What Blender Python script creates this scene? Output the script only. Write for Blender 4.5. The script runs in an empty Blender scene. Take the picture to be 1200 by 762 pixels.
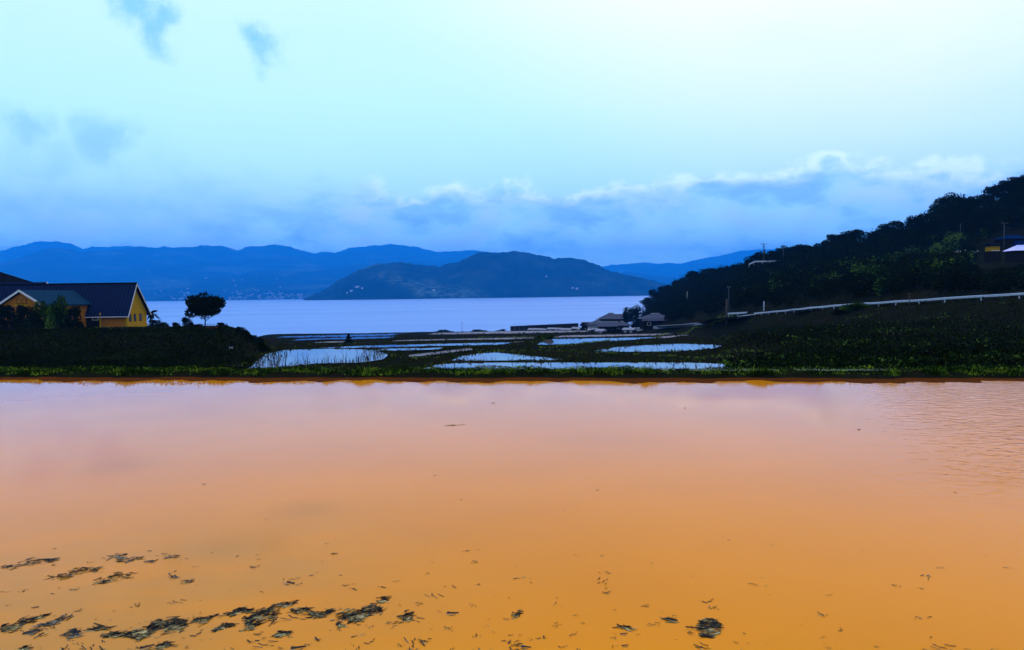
import bpy, bmesh, math, random
import numpy as np
from mathutils import Matrix, Vector

S = bpy.context.scene
COL = S.collection
rng = np.random.default_rng(7)
random.seed(7)
R = math.radians
PI = math.pi

# ------------------------------------------------------------------ camera
F = 900.0; CX, CY = 600.0, 381.0; HOR = 345.0; CAMZ = 2.5; ROLL = 0.0135
cam_d = bpy.data.cameras.new('camera'); cam = bpy.data.objects.new('camera', cam_d); COL.objects.link(cam)
cam_d.sensor_width = 36; cam_d.lens = F / 1200 * 36; cam_d.clip_start = 0.1; cam_d.clip_end = 90000
PITCH = math.atan((CY - HOR) / F)
MC = (Matrix.Rotation(PI / 2 - PITCH, 4, 'X') @ Matrix.Rotation(-math.atan(ROLL), 4, 'Z'))
cam.matrix_world = Matrix.Translation((0, 0, CAMZ)) @ MC
S.camera = cam
M3 = np.array(MC.to_3x3())

# ------------------------------------------------------------------ light and exposure
SUN_EL, SUN_AZ = 42.0, 28.0          # azimuth to the right of the view (+Y)
S.view_settings.view_transform = 'Standard'
S.view_settings.look = 'None'
S.view_settings.exposure = 0.0
S.view_settings.gamma = 1.0
S.cycles.use_denoising = True
S.cycles.max_bounces = 6
S.cycles.volume_bounces = 0
sd = bpy.data.lights.new('sun', 'SUN'); sd.energy = 0.7; sd.angle = R(14); sd.color = (1.0, 0.90, 0.74)
sun = bpy.data.objects.new('sun', sd); COL.objects.link(sun)
sdir = Vector((math.sin(R(SUN_AZ)) * math.cos(R(SUN_EL)), math.cos(R(SUN_AZ)) * math.cos(R(SUN_EL)), math.sin(R(SUN_EL))))
sun.rotation_euler = sdir.to_track_quat('Z', 'Y').to_euler()
sun.location = (0, 0, 60)


class NT:
    """tiny node-tree writer"""
    def __init__(s, tree): s.t = tree; s.n = tree.nodes; s.l = tree.links
    def new(s, typ, **kw):
        n = s.n.new(typ)
        for k, v in kw.items(): setattr(n, k, v)
        return n
    def put(s, sock, v):
        if isinstance(v, bpy.types.NodeSocket): s.l.new(v, sock)
        elif v is not None: sock.default_value = v
    def math(s, op, a, b=None, c=None, clamp=False):
        n = s.new('ShaderNodeMath', operation=op, use_clamp=clamp)
        for i, v in enumerate((a, b, c)): s.put(n.inputs[i], v)
        return n.outputs[0]
    def mapr(s, v, a, b, c=0.0, d=1.0, smooth=True):
        n = s.new('ShaderNodeMapRange', interpolation_type='SMOOTHSTEP' if smooth else 'LINEAR')
        for i, x in enumerate((v, a, b, c, d)): s.put(n.inputs[i], x)
        return n.outputs[0]
    def noise(s, vec, scale, detail=4, rough=0.55, dist=0.0):
        n = s.new('ShaderNodeTexNoise')
        s.put(n.inputs['Vector'], vec); n.inputs['Scale'].default_value = scale
        n.inputs['Detail'].default_value = detail; n.inputs['Roughness'].default_value = rough
        n.inputs['Distortion'].default_value = dist
        return n.outputs[0]
    def mix(s, f, a, b, blend='MIX'):
        n = s.new('ShaderNodeMix', data_type='RGBA', blend_type=blend)
        s.put(n.inputs[0], f)
        for i, v in ((6, a), (7, b)):
            s.put(n.inputs[i], (*v, 1) if isinstance(v, tuple) and len(v) == 3 else v)
        return n.outputs[2]
    def ramp(s, f, stops, interp='LINEAR'):
        n = s.new('ShaderNodeValToRGB'); n.color_ramp.interpolation = interp
        e = n.color_ramp.elements
        while len(e) < len(stops): e.new(0.5)
        for el, (p, c) in zip(e, stops): el.position = p; el.color = (*c, 1)
        s.put(n.inputs[0], f)
        return n.outputs[0]
    def vmul(s, v, w):
        n = s.new('ShaderNodeVectorMath', operation='MULTIPLY'); s.put(n.inputs[0], v); n.inputs[1].default_value = w
        return n.outputs[0]
    def vadd(s, v, w):
        n = s.new('ShaderNodeVectorMath', operation='ADD'); s.put(n.inputs[0], v); s.put(n.inputs[1], w)
        return n.outputs[0]


def px_dir(px, py):
    v = M3 @ np.array(((px - CX) / F, (CY - py) / F, -1.0))
    return v / np.linalg.norm(v)


# ---- sky: NISHITA seen through a bright broken overcast with a long low cloud bank
world = bpy.data.worlds.new('World'); S.world = world; world.use_nodes = True
w = NT(world.node_tree); w.n.clear()
tc = w.new('ShaderNodeTexCoord').outputs['Generated']
sep = w.new('ShaderNodeSeparateXYZ'); w.put(sep.inputs[0], tc)
X_, Y_, Z_ = sep.outputs
sky = w.new('ShaderNodeTexSky', sky_type='NISHITA', sun_disc=False)
sky.sun_elevation = R(SUN_EL); sky.sun_rotation = R(SUN_AZ); sky.air_density = 1.0; sky.dust_density = 2.0
K = 10.0                                  # background strength is 0.1
def kc(*c): return tuple(x for x in c)
SKY_STOPS = [(0.0, kc(.72, 1.40, 1.8)), (.06, kc(.82, 1.50, 1.85)), (.13, kc(.94, 1.58, 2.1)), (.20, kc(.90, 1.48, 2.4)),
             (.30, kc(.89, 1.33, 2.35)), (.40, kc(.97, 1.27, 2.3)), (.62, kc(.94, 1.22, 2.2)), (1.0, kc(.88, 1.16, 2.1))]
SC = 2.5
base = w.ramp(Z_, [(p, tuple(x / SC for x in c)) for p, c in SKY_STOPS])
# a glow of thin cloud around the hidden sun
dotn = w.new('ShaderNodeVectorMath', operation='DOT_PRODUCT'); w.put(dotn.inputs[0], tc); dotn.inputs[1].default_value = sdir
glow = w.mapr(dotn.outputs['Value'], 0.76, 1.0)
base = w.mix(glow, base, (.60, .56, .80))
# thin veil: soft large-scale unevenness
veil = w.noise(w.vmul(tc, (1.0, 1.0, 2.6)), 3.0, 5, .5)
base = w.mix(w.math('MULTIPLY', w.mapr(veil, .35, .7), .22), base, (.30, .50, .90))
# grey-blue wisps high on the left
nz = w.noise(tc, 11.0, 6, .62)
wn = w.new('ShaderNodeTexNoise'); w.put(wn.inputs['Vector'], tc); wn.inputs['Scale'].default_value = 14.0; wn.inputs['Detail'].default_value = 5
warp = w.vadd(tc, w.vmul(w.vadd(wn.outputs['Color'], (-.5, -.5, -.5)), (.12, .12, .10)))
wsum = None
for (qx, qy, rad, am) in ((188, 12, .060, 1.0), (312, 62, .052, .95), (15, 140, .060, .55), (108, 168, .06, .55), (40, 18, .04, .4), (395, 90, .05, .25), (30, 215, .12, .40), (200, 240, .14, .35)):
    d = px_dir(qx, qy)
    dn = w.new('ShaderNodeVectorMath', operation='DISTANCE'); w.put(dn.inputs[0], warp); dn.inputs[1].default_value = d
    blob = w.math('MULTIPLY', w.mapr(dn.outputs['Value'], rad * 1.05, rad * .1), am)
    wsum = blob if wsum is None else w.math('MAXIMUM', wsum, blob)
wis = w.mapr(w.math('MULTIPLY', wsum, w.math('ADD', w.mapr(nz, .34, .64), .12)), .1, 1.0)
base = w.mix(wis, base, (.16, .36, .80))
# the cloud bank
n1 = w.noise(w.vmul(tc, (1, 1, .6)), 5.5, 3, .5)
n2 = w.noise(w.vmul(tc, (1, 1, 1.6)), 26.0, 5, .55)
rise = w.math('SUBTRACT', w.mapr(X_, .10, .33, 0.0, .012), w.mapr(X_, .36, .52, 0.0, .014))
vo = w.new('ShaderNodeTexVoronoi', feature='SMOOTH_F1'); w.put(vo.inputs['Vector'], w.vadd(w.vmul(tc, (1, 1, .9)), w.vmul(wn.outputs['Color'], (.04, .04, .04)))); vo.inputs['Scale'].default_value = 17.0; vo.inputs['Smoothness'].default_value = .5
puff = w.math('SUBTRACT', .55, vo.outputs['Distance'])
top = w.math('ADD', w.math('ADD', .106, rise), w.math('ADD', w.math('MULTIPLY', puff, .036), w.math('ADD', w.math('MULTIPLY', n1, .022), w.math('MULTIPLY', n2, .040))))
dz = w.math('SUBTRACT', top, Z_)
edge_l = w.mapr(X_, -.34, -.16, .10, .016)       # the edge is soft on the left, crisp further right
bank = w.mapr(dz, w.math('MULTIPLY', edge_l, -.25), edge_l)
depth = w.mapr(dz, 0.0, .11)
n3 = w.noise(w.vmul(tc, (1, 1, 2.2)), 11.0, 5, .6)
bcol = w.mix(depth, (.19, .40, .66), (.46, .92, .80))
bcol = w.mix(w.math('MULTIPLY', w.mapr(n3, .42, .68), w.math('SUBTRACT', 1.0, w.math('MULTIPLY', depth, .6))), bcol, (.41, .60, .70))
bcol = w.mix(w.mapr(n3, .54, .32, 0.0, .75), bcol, (.145, .32, .58))
rim = w.math('MULTIPLY', w.mapr(dz, .024, .002), w.mapr(n2, .33, .58))
bcol = w.mix(w.math('MULTIPLY', rim, w.mapr(X_, -.26, -.12)), bcol, (.76, .88, .86))
cl = w.mix(w.math('MULTIPLY', bank, .95), base, bcol)
scaled = w.new('ShaderNodeVectorMath', operation='SCALE'); w.put(scaled.inputs[0], cl); scaled.inputs['Scale'].default_value = SC * K
final = w.mix(.92, sky.outputs[0], scaled.outputs[0])
bg = w.new('ShaderNodeBackground'); w.put(bg.inputs[0], final); bg.inputs[1].default_value = 1.1 / K
wo = w.new('ShaderNodeOutputWorld'); w.l.new(bg.outputs[0], wo.inputs[0])

# ---- haze: the humid air between here and the far shore
HAZE_DENSITY, HAZE_COLOR = 8.6e-5, (.012, .36, 1.0)


# ------------------------------------------------------------------ helpers
def ray(px, py):
    v = M3 @ np.array(((px - CX) / F, (CY - py) / F, -1.0))
    return v[0] / v[1], v[2] / v[1]
def at_depth(px, py, Y):
    sx, sz = ray(px, py); return Vector((sx * Y, Y, CAMZ + sz * Y))
def at_z(px, py, z):
    sx, sz = ray(px, py); Y = (z - CAMZ) / sz; return Vector((sx * Y, Y, z))
def horizon(px): return HOR - (px - CX) * ROLL
def sky_z(px, py, Y): return CAMZ + (horizon(px) - py) / F * Y


def tag(o, label=None, cat=None, group=None, kind=None):
    if label: o['label'] = label
    if cat: o['category'] = cat
    if group: o['group'] = group
    if kind: o['kind'] = kind
    return o
def empty(name, loc=(0, 0, 0), rz=0.0):
    o = bpy.data.objects.new(name, None); COL.objects.link(o); o.location = loc; o.rotation_euler = (0, 0, rz)
    o.empty_display_size = .3
    return o
def link(name, me, parent=None):
    o = bpy.data.objects.new(name, me); COL.objects.link(o)
    if parent is not None: o.parent = parent
    return o
def mesh_np(name, V, Fq, mats, smooth=False, midx=None):
    """quads or tris arrays -> mesh"""
    me = bpy.data.meshes.new(name)
    V = np.asarray(V, dtype=np.float32); Fq = np.asarray(Fq, dtype=np.int32)
    k = Fq.shape[1]
    me.vertices.add(len(V)); me.vertices.foreach_set('co', V.ravel())
    me.loops.add(Fq.size); me.loops.foreach_set('vertex_index', Fq.ravel())
    me.polygons.add(len(Fq)); me.polygons.foreach_set('loop_start', np.arange(0, Fq.size, k, dtype=np.int32))
    if midx is not None: me.polygons.foreach_set('material_index', np.asarray(midx, dtype=np.int32))
    me.polygons.foreach_set('use_smooth', np.full(len(Fq), smooth))
    for m in (mats if isinstance(mats, (list, tuple)) else [mats]): me.materials.append(m)
    me.update(calc_edges=True); me.validate()
    return me
class MB:
    """collects boxes, tubes and polygons, built as ONE mesh"""
    def __init__(s): s.v = []; s.f = []; s.m = []; s.cur = 0
    def poly(s, pts):
        b = len(s.v); s.v += [tuple(p) for p in pts]; s.f.append(list(range(b, b + len(pts)))); s.m.append(s.cur)
    def hexa(s, p):
        """8 corners: bottom 0-3, top 4-7"""
        b = len(s.v); s.v += [tuple(q) for q in p]
        for q in ((3, 2, 1, 0), (4, 5, 6, 7), (0, 1, 5, 4), (1, 2, 6, 5), (2, 3, 7, 6), (3, 0, 4, 7)):
            s.f.append([b + i for i in q]); s.m.append(s.cur)
    def box(s, x0, x1, y0, y1, z0, z1):
        s.hexa([(x0, y0, z0), (x1, y0, z0), (x1, y1, z0), (x0, y1, z0), (x0, y0, z1), (x1, y0, z1), (x1, y1, z1), (x0, y1, z1)])
    def prism(s, prof, a, b, axis='x'):
        """closed profile (u,z) swept from a to b along an axis"""
        n = len(prof); k = len(s.v)
        for t in (a, b):
            for (u, z) in prof: s.v.append((t, u, z) if axis == 'x' else (u, t, z))
        for i in range(n):
            j = (i + 1) % n; s.f.append([k + i, k + j, k + n + j, k + n + i]); s.m.append(s.cur)
        s.f.append([k + i for i in range(n)][::-1]); s.m.append(s.cur)
        s.f.append([k + n + i for i in range(n)]); s.m.append(s.cur)
    def tube(s, pts, rad, n=7, cap=True):
        pts = [Vector(p) for p in pts]; rad = rad if isinstance(rad, (list, tuple)) else [rad] * len(pts)
        k = len(s.v)
        for i, p in enumerate(pts):
            d = (pts[min(i + 1, len(pts) - 1)] - pts[max(i - 1, 0)]).normalized()
            a = d.orthogonal().normalized(); a = Vector((1, 0, 0)) - d * d.x if abs(d.x) < .9 else Vector((0, 1, 0)) - d * d.y
            a.normalize(); b = d.cross(a)
            for j in range(n):
                t = 2 * PI * j / n; s.v.append(tuple(p + (a * math.cos(t) + b * math.sin(t)) * rad[i]))
        for i in range(len(pts) - 1):
            for j in range(n):
                q = (j + 1) % n
                s.f.append([k + i * n + j, k + i * n + q, k + (i + 1) * n + q, k + (i + 1) * n + j]); s.m.append(s.cur)
        if cap:
            s.f.append([k + j for j in range(n)][::-1]); s.m.append(s.cur)
            e = k + (len(pts) - 1) * n; s.f.append([e + j for j in range(n)]); s.m.append(s.cur)
    def mesh(s, name, mats, smooth=False):
        me = bpy.data.meshes.new(name); me.from_pydata(s.v, [], s.f)
        for m in (mats if isinstance(mats, (list, tuple)) else [mats]): me.materials.append(m)
        me.polygons.foreach_set('material_index', s.m)
        me.polygons.foreach_set('use_smooth', [smooth] * len(s.f))
        bm = bmesh.new(); bm.from_mesh(me); bmesh.ops.recalc_face_normals(bm, faces=bm.faces); bm.to_mesh(me); bm.free()
        me.update()
        return me
    def build(s, name, mats, parent=None, smooth=False): return link(name, s.mesh(name, mats, smooth), parent)


# ------------------------------------------------------------------ materials
def new_mat(name):
    m = bpy.data.materials.new(name); m.use_nodes = True
    t = NT(m.node_tree); t.n.clear()
    b = t.new('ShaderNodeBsdfPrincipled'); o = t.new('ShaderNodeOutputMaterial'); t.l.new(b.outputs[0], o.inputs[0])
    return m, t, b, o
def plain(name, col, rough=.7, spec=.3, var=.25, scale=3.0, metal=0.0):
    m, t, b, o = new_mat(name)
    p = t.new('ShaderNodeTexCoord').outputs['Object']
    n = t.noise(p, scale, 5, .6)
    c = t.mix(n, tuple(x * (1 - var) for x in col), tuple(min(1, x * (1 + var)) for x in col))
    t.put(b.inputs['Base Color'], c); b.inputs['Roughness'].default_value = rough
    b.inputs['Specular IOR Level'].default_value = spec; b.inputs['Metallic'].default_value = metal
    bp = t.new('ShaderNodeBump'); bp.inputs['Strength'].default_value = .15; t.put(bp.inputs['Height'], t.noise(p, scale * 6, 4))
    t.put(b.inputs['Normal'], bp.outputs[0])
    return m
def leafy(name, stops, patch=.15, rough=.6):
    """every leaf has its own tone, clumps vary too"""
    m, t, b, o = new_mat(name)
    g = t.new('ShaderNodeNewGeometry')
    p = t.new('ShaderNodeTexCoord').outputs['Object']
    n = t.noise(p, patch, 3, .6)
    f = t.math('ADD', t.math('MULTIPLY', g.outputs['Random Per Island'], .55), t.math('MULTIPLY', t.mapr(n, .35, .68), .5), clamp=True)
    t.put(b.inputs['Base Color'], t.ramp(f, stops)); b.inputs['Roughness'].default_value = rough
    b.inputs['Specular IOR Level'].default_value = 0.0
    return m
M = {}
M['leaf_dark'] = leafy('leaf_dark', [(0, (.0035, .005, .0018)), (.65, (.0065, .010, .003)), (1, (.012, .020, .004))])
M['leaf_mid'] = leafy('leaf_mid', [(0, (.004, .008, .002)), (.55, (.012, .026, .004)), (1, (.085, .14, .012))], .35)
M['leaf_light'] = leafy('leaf_light', [(0, (.03, .05, .008)), (.5, (.07, .11, .014)), (1, (.13, .16, .02))], .5)
M['grass'] = leafy('grass', [(0, (.004, .007, .0015)), (.58, (.010, .022, .003)), (.74, (.075, .14, .008)), (1, (.30, .33, .014))], 1.6)  # bright leaf tones imitate specks lit by the sky among dark ones
M['dike_grass'] = leafy('dike_grass', [(0, (.004, .007, .0015)), (.60, (.013, .022, .004)), (1, (.085, .095, .010))], .3)
M['reed'] = leafy('reed', [(0, (.006, .007, .003)), (1, (.02, .022, .008))], 1.0)
M['bark'] = plain('bark', (.010, .008, .005), .9, 0.0, .3, 8)
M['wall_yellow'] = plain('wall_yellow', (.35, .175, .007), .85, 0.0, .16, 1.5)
M['wall_orange_shade'] = plain('wall_orange_shade', (.30, .095, .010), .85, 0.0, .10, 1.5)  # yellow walls on their shadowed sides: the shade is put into the colour
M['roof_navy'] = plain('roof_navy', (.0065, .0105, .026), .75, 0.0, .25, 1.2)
M['roof_lit'] = plain('roof_lit', (.008, .028, .044), .75, 0.0, .2, 1.2)  # lit slope of the wing roof: the light is put into the colour
M['seam'] = plain('roof_seam', (.014, .020, .046), .75, 0.0, .2, 2)
M['roof_dark'] = plain('roof_dark', (.005, .005, .006), .8, 0.0, .2, 1.2)
M['trim_white'] = plain('trim_white', (.50, .44, .36), .7, 0.0, .08, 2)
M['glass_dark'] = plain('glass_dark', (.02, .02, .025), .15, .5, .1, 2)
M['wood_dark'] = plain('wood_dark', (.012, .009, .006), .85, 0.0, .3, 4)
M['plaster_grey'] = plain('plaster_grey', (.03, .03, .03), .8, 0.0, .25, 2)
M['plaster_pale'] = plain('plaster_pale', (.22, .21, .20), .8, 0.0, .15, 2)
M['tile_grey'] = plain('tile_grey', (.06, .06, .07), .6, 0.0, .25, 2)
M['tile_blue'] = plain('tile_blue', (.003, .014, .05), .8, 0.0, .2, 2)
M['lavender'] = plain('lavender', (.50, .46, .72), .6, .3, .08, 2)
M['rail_white'] = plain('rail_white', (.34, .37, .36), .7, .05, .12, 1.0)
M['post_grey'] = plain('post_grey', (.05, .05, .05), .8, 0.0, .2, 3)
M['post_wood'] = plain('post_wood', (.05, .038, .028), .85, 0.0, .3, 5)
M['concrete'] = plain('concrete', (.17, .18, .15), .9, 0.0, .25, 2)
M['path'] = plain('path', (.10, .11, .06), .9, 0.0, .5, 3)
M['asphalt'] = plain('asphalt', (.05, .05, .052), .9, .1, .2, 4)
M['white_paint'] = plain('white_paint', (.36, .36, .36), .6, 0.0, .06, .05)
M['town_roof'] = plain('town_roof', (.16, .15, .17), .7, 0.0, .2, .05)
M['rust'] = plain('rust', (.10, .028, .012), .9, 0.0, .3, 2)

def mat_ground():
    m, t, b, o = new_mat('earth')
    p = t.new('ShaderNodeTexCoord').outputs['Object']
    n = t.noise(p, .12, 6, .6); n2 = t.noise(p, 1.6, 5, .65)
    c = t.ramp(n, [(.35, (.006, .007, .003)), (.55, (.008, .0075, .0038)), (.75, (.014, .010, .005))])
    c = t.mix(t.mapr(n2, .45, .75), c, (.009, .013, .0035))
    t.put(b.inputs['Base Color'], c); b.inputs['Roughness'].default_value = .95; b.inputs['Specular IOR Level'].default_value = 0.0
    bp = t.new('ShaderNodeBump'); bp.inputs['Strength'].default_value = .6; bp.inputs['Distance'].default_value = .2
    t.put(bp.inputs['Height'], n2); t.put(b.inputs['Normal'], bp.outputs[0])
    return m
M['earth'] = mat_ground()
M['mud'] = plain('mud', (.075, .020, .004), .75, 0.0, .4, 5)

def mat_hills():
    m, t, b, o = new_mat('hill_forest')
    p = t.new('ShaderNodeTexCoord').outputs['Object']
    n = t.noise(t.vmul(p, (1, 1, 2.0)), .0045, 7, .62); n2 = t.noise(t.vmul(p, (1, 1.0, 2)), .0012, 4, .5)
    n3 = t.noise(t.vmul(p, (1, 1, 3)), .02, 3, .6)
    c = t.ramp(n, [(.36, (.002, .004, .004)), (.52, (.006, .010, .009)), (.68, (.018, .027, .020))])
    c = t.mix(t.math('MULTIPLY', t.mapr(n2, .52, .66), t.mapr(n3, .40, .62)), c, (.055, .085, .055))
    t.put(b.inputs['Base Color'], c); b.inputs['Roughness'].default_value = .95; b.inputs['Specular IOR Level'].default_value = 0.0
    return m
M['hills'] = mat_hills()

def mat_water(name, diff, rough, bump, scale, stretch=(1, 1, 1), ior=1.33, tint=None):
    m, t, b, o = new_mat(name)
    p = t.new('ShaderNodeTexCoord').outputs['Object']
    n = t.noise(t.vmul(p, stretch), scale, 5, .6)
    t.put(b.inputs['Base Color'], (*diff, 1)); b.inputs['Roughness'].default_value = rough; b.inputs['IOR'].default_value = ior
    bp = t.new('ShaderNodeBump'); bp.inputs['Strength'].default_value = bump; bp.inputs['Distance'].default_value = .02
    t.put(bp.inputs['Height'], n); t.put(b.inputs['Normal'], bp.outputs[0])
    return m, t, b
M['sea'], t_, b_ = mat_water('sea_water', (.05, .17, .34), .3, .3, .05, (1, .25, 1))
p_ = t_.new('ShaderNodeTexCoord').outputs['Object']
streak = t_.noise(t_.vmul(p_, (.25, 1, 1)), .006, 4, .55)
t_.put(b_.inputs['Roughness'], t_.mapr(streak, .35, .7, .30, .38))
M['paddy_clear'], _, _ = mat_water('paddy_clear', (.125, .100, .095), .02, .05, 1.5)
M['paddy_silty'], _, b_ = mat_water('paddy_silty', (.085, .060, .045), .45, .05, 1.5)
b_.inputs['Specular IOR Level'].default_value = .18

def mat_muddy():
    """turbid red-earth water: silt glowing from below, sky mirrored by fresnel, ripples off to one side"""
    m, t, b, o = new_mat('muddy_water')
    p = t.new('ShaderNodeTexCoord').outputs['Object']
    sp = t.new('ShaderNodeSeparateXYZ'); t.put(sp.inputs[0], p)
    big = t.noise(p, .22, 4, .5); mid = t.noise(t.vmul(p, (.8, 1.3, 1)), .9, 5, .55)
    c = t.mix(t.mapr(big, .35, .68), (.71, .222, .003), (.65, .202, .004))
    # olive scum settles in the near left shallows
    near = t.math('MULTIPLY', t.mapr(sp.outputs['Y'], 10.5, 6.2), t.mapr(sp.outputs['X'], .8, -3.2))
    c = t.mix(t.math('MULTIPLY', t.math('MULTIPLY', near, t.mapr(mid, .25, .72, .35, 1.0)), .62), c, (.37, .19, .035))
    for (qx, qy, rad, am) in ((362, 598, .75, .34), (268, 640, .8, .34), (150, 545, .9, .20)):
        q = at_z(qx, qy, 0.0); dn = t.new('ShaderNodeVectorMath', operation='DISTANCE'); t.put(dn.inputs[0], t.vadd(p, t.vmul(p, (0, 0, 0)))); dn.inputs[1].default_value = q
        c = t.mix(t.math('MULTIPLY', t.mapr(t.math('ADD', dn.outputs['Value'], t.math('MULTIPLY', mid, .9)), rad + .45, .35), am), c, (.36, .15, .010))
    t.put(b.inputs['Base Color'], c)
    b.inputs['Roughness'].default_value = 1.0; b.inputs['Specular IOR Level'].default_value = 0.0
    rip_zone = t.math('MULTIPLY', t.mapr(t.math('SUBTRACT', sp.outputs['X'], t.math('MULTIPLY', sp.outputs['Y'], .47)), -1.5, 3.0), t.mapr(sp.outputs['Y'], 7.0, 10.0))
    rn = t.noise(t.vmul(p, (.75, 1.0, 1)), 5.5, 3, .5, .8)
    calm = t.noise(p, .7, 3, .5)
    h = t.math('ADD', t.math('MULTIPLY', t.math('MULTIPLY', rn, rip_zone), 1.1), t.math('MULTIPLY', calm, .04))
    bp = t.new('ShaderNodeBump'); bp.inputs['Strength'].default_value = .6; bp.inputs['Distance'].default_value = .03; t.put(bp.inputs['Height'], h)
    gl = t.new('ShaderNodeBsdfGlossy'); t.put(gl.inputs['Roughness'], t.mapr(rip_zone, 0.0, 1.0, .02, .14)); gl.inputs['Color'].default_value = (1, 1, 1, 1)
    t.put(gl.inputs['Normal'], bp.outputs[0])
    fr = t.new('ShaderNodeFresnel'); fr.inputs['IOR'].default_value = 1.33; t.put(fr.inputs['Normal'], bp.outputs[0])
    fac = t.math('MULTIPLY', t.math('POWER', fr.outputs[0], 2.1), 1.95)
    ms = t.new('ShaderNodeMixShader'); t.put(ms.inputs[0], fac); t.l.new(b.outputs[0], ms.inputs[1]); t.l.new(gl.outputs[0], ms.inputs[2])
    t.l.new(ms.outputs[0], o.inputs[0])
    return m
M['muddy'] = mat_muddy()

# ------------------------------------------------------------------ terrain of the valley
SEA = -22.5
YC = [10, 26, 29, 35, 45, 60, 80, 100, 150, 200, 300, 400, 515, 560, 800]
ZC = [-.6, -.6, -.9, -1.3, -1.75, -2.5, -3.3, -4.1, -6.4, -8.6, -13.1, -17.4, -22.1, -24.5, -34]
YL = [10, 26, 29, 45, 60, 66, 76, 95, 143, 165, 200, 300, 400, 800]
ZL = [-.6, -.6, -.8, -1.5, -2.0, -1.9, -1.0, -1.35, -2.62, -3.4, -6.5, -14, -23.5, -34]
PXR = np.array([640, 690, 740, 760, 800, 830, 850, 880, 900, 950, 1000, 1050, 1100, 1200, 1500, 1900], float)
RY = np.array([360, 335, 310, 290, 230, 200, 180, 150, 140, 120, 105, 95, 88, 80, 62, 50], float)       # road distance
Ry = np.array([391, 389, 386.8, 385.2, 382.6, 380.6, 375, 370.5, 368.3, 363.5, 360, 357.3, 355, 350.5, 337, 320], float)
KY = np.array([450, 445, 440, 430, 410, 390, 370, 330, 320, 300, 280, 270, 260, 250, 220, 200], float)  # ridge distance
SKP = np.array([640, 735, 745, 752, 757, 762, 779, 801, 822, 842, 868, 874, 892, 913, 928, 941, 965, 980, 996, 1020, 1032, 1062, 1074, 1086, 1092, 1104, 1122, 1134, 1158, 1170, 1197, 1300, 1500, 1900], float)
SKY_Y = np.array([400, 390, 384, 366, 351, 341, 333, 321, 314, 309, 306, 304, 294, 290.6, 284, 285, 284, 274, 267, 270, 261, 254, 249, 251, 240, 226, 223.5, 226, 220, 209, 204, 180, 120, 90], float)
MYp = np.array([395, 392, 388, 372, 352, 342, 336, 326, 322, 315, 309, 304, 300, 298, 290, 280], float)

def sm(x, a, b):
    t = np.clip((x - a) / (b - a), 0, 1); return t * t * (3 - 2 * t)
NU, NY = 760, 460
US = np.linspace(-1.25, 1.25, NU); YS = np.geomspace(12.0, 800.0, NY)
ZG = np.zeros((NU, NY))
for i, u in enumerate(US):
    px = 600 + 900 * u
    zc = np.interp(YS, YC, ZC); zl = np.interp(YS, YL, ZL)
    wl = 1 - sm(px, 262, 322)
    ry = np.interp(px, PXR, RY); rz = sky_z(px, np.interp(px, PXR, Ry), ry)
    ky = np.interp(px, PXR, KY); kz = sky_z(px, np.interp(px, SKP, SKY_Y), ky) - 7.0
    my = ky * .80; mz = sky_z(px, np.interp(px, PXR, MYp), my) - 2.0
    mz = max(min(mz, kz - 1.0), rz + .5)
    near = sm(px, 800, 890)
    yl = [10, 26, 29, 45]; za = np.interp(yl, YC, ZC); zb = np.array([-.6, -.6, -.75, -1.2])
    zn = list(za * (1 - near) + zb * near)
    pts_y = yl + [60, ry * .86, ry - 2, ry + 7, ry + 14, my, ky, ky + 70, ky + 230]
    z60 = np.interp(60, YC, ZC) * (1 - near) + (-1.2) * near
    z86 = np.interp(ry * .86, YC, ZC) * (1 - near) + (rz - 1.9) * near
    pts_z = zn + [z60, z86, rz - .05, rz, rz + 1.2, mz, kz, kz - 12, min(-24, kz - 40)]
    o = np.argsort(pts_y)
    zr = np.interp(YS, np.array(pts_y)[o], np.array(pts_z)[o])
    wr = sm(px, 738, 764)
    wfar = sm(px, 690, 800)
    ZG[i] = zc * (1 - wr) + zr * wr
    ZG[i] = ZG[i] * (1 - wl) + zl * wl
# soft natural unevenness
XX = US[:, None] * YS[None, :]; YY = np.repeat(YS[None, :], NU, 0)
def wob(x, y, s, seed):
    r = np.random.default_rng(seed); z = 0
    for k in range(5):
        a = r.uniform(0, 2 * PI); f = s * (1.7 ** k); z = z + np.sin((x * math.cos(a) + y * math.sin(a)) * f + r.uniform(0, 6)) / (1.5 ** k)
    return z
amp = .10 * sm(YY, 30, 80) + .25 * sm(YY, 150, 400) * (XX > 20)
ZG += amp * wob(XX, YY, .09, 3)

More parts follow.
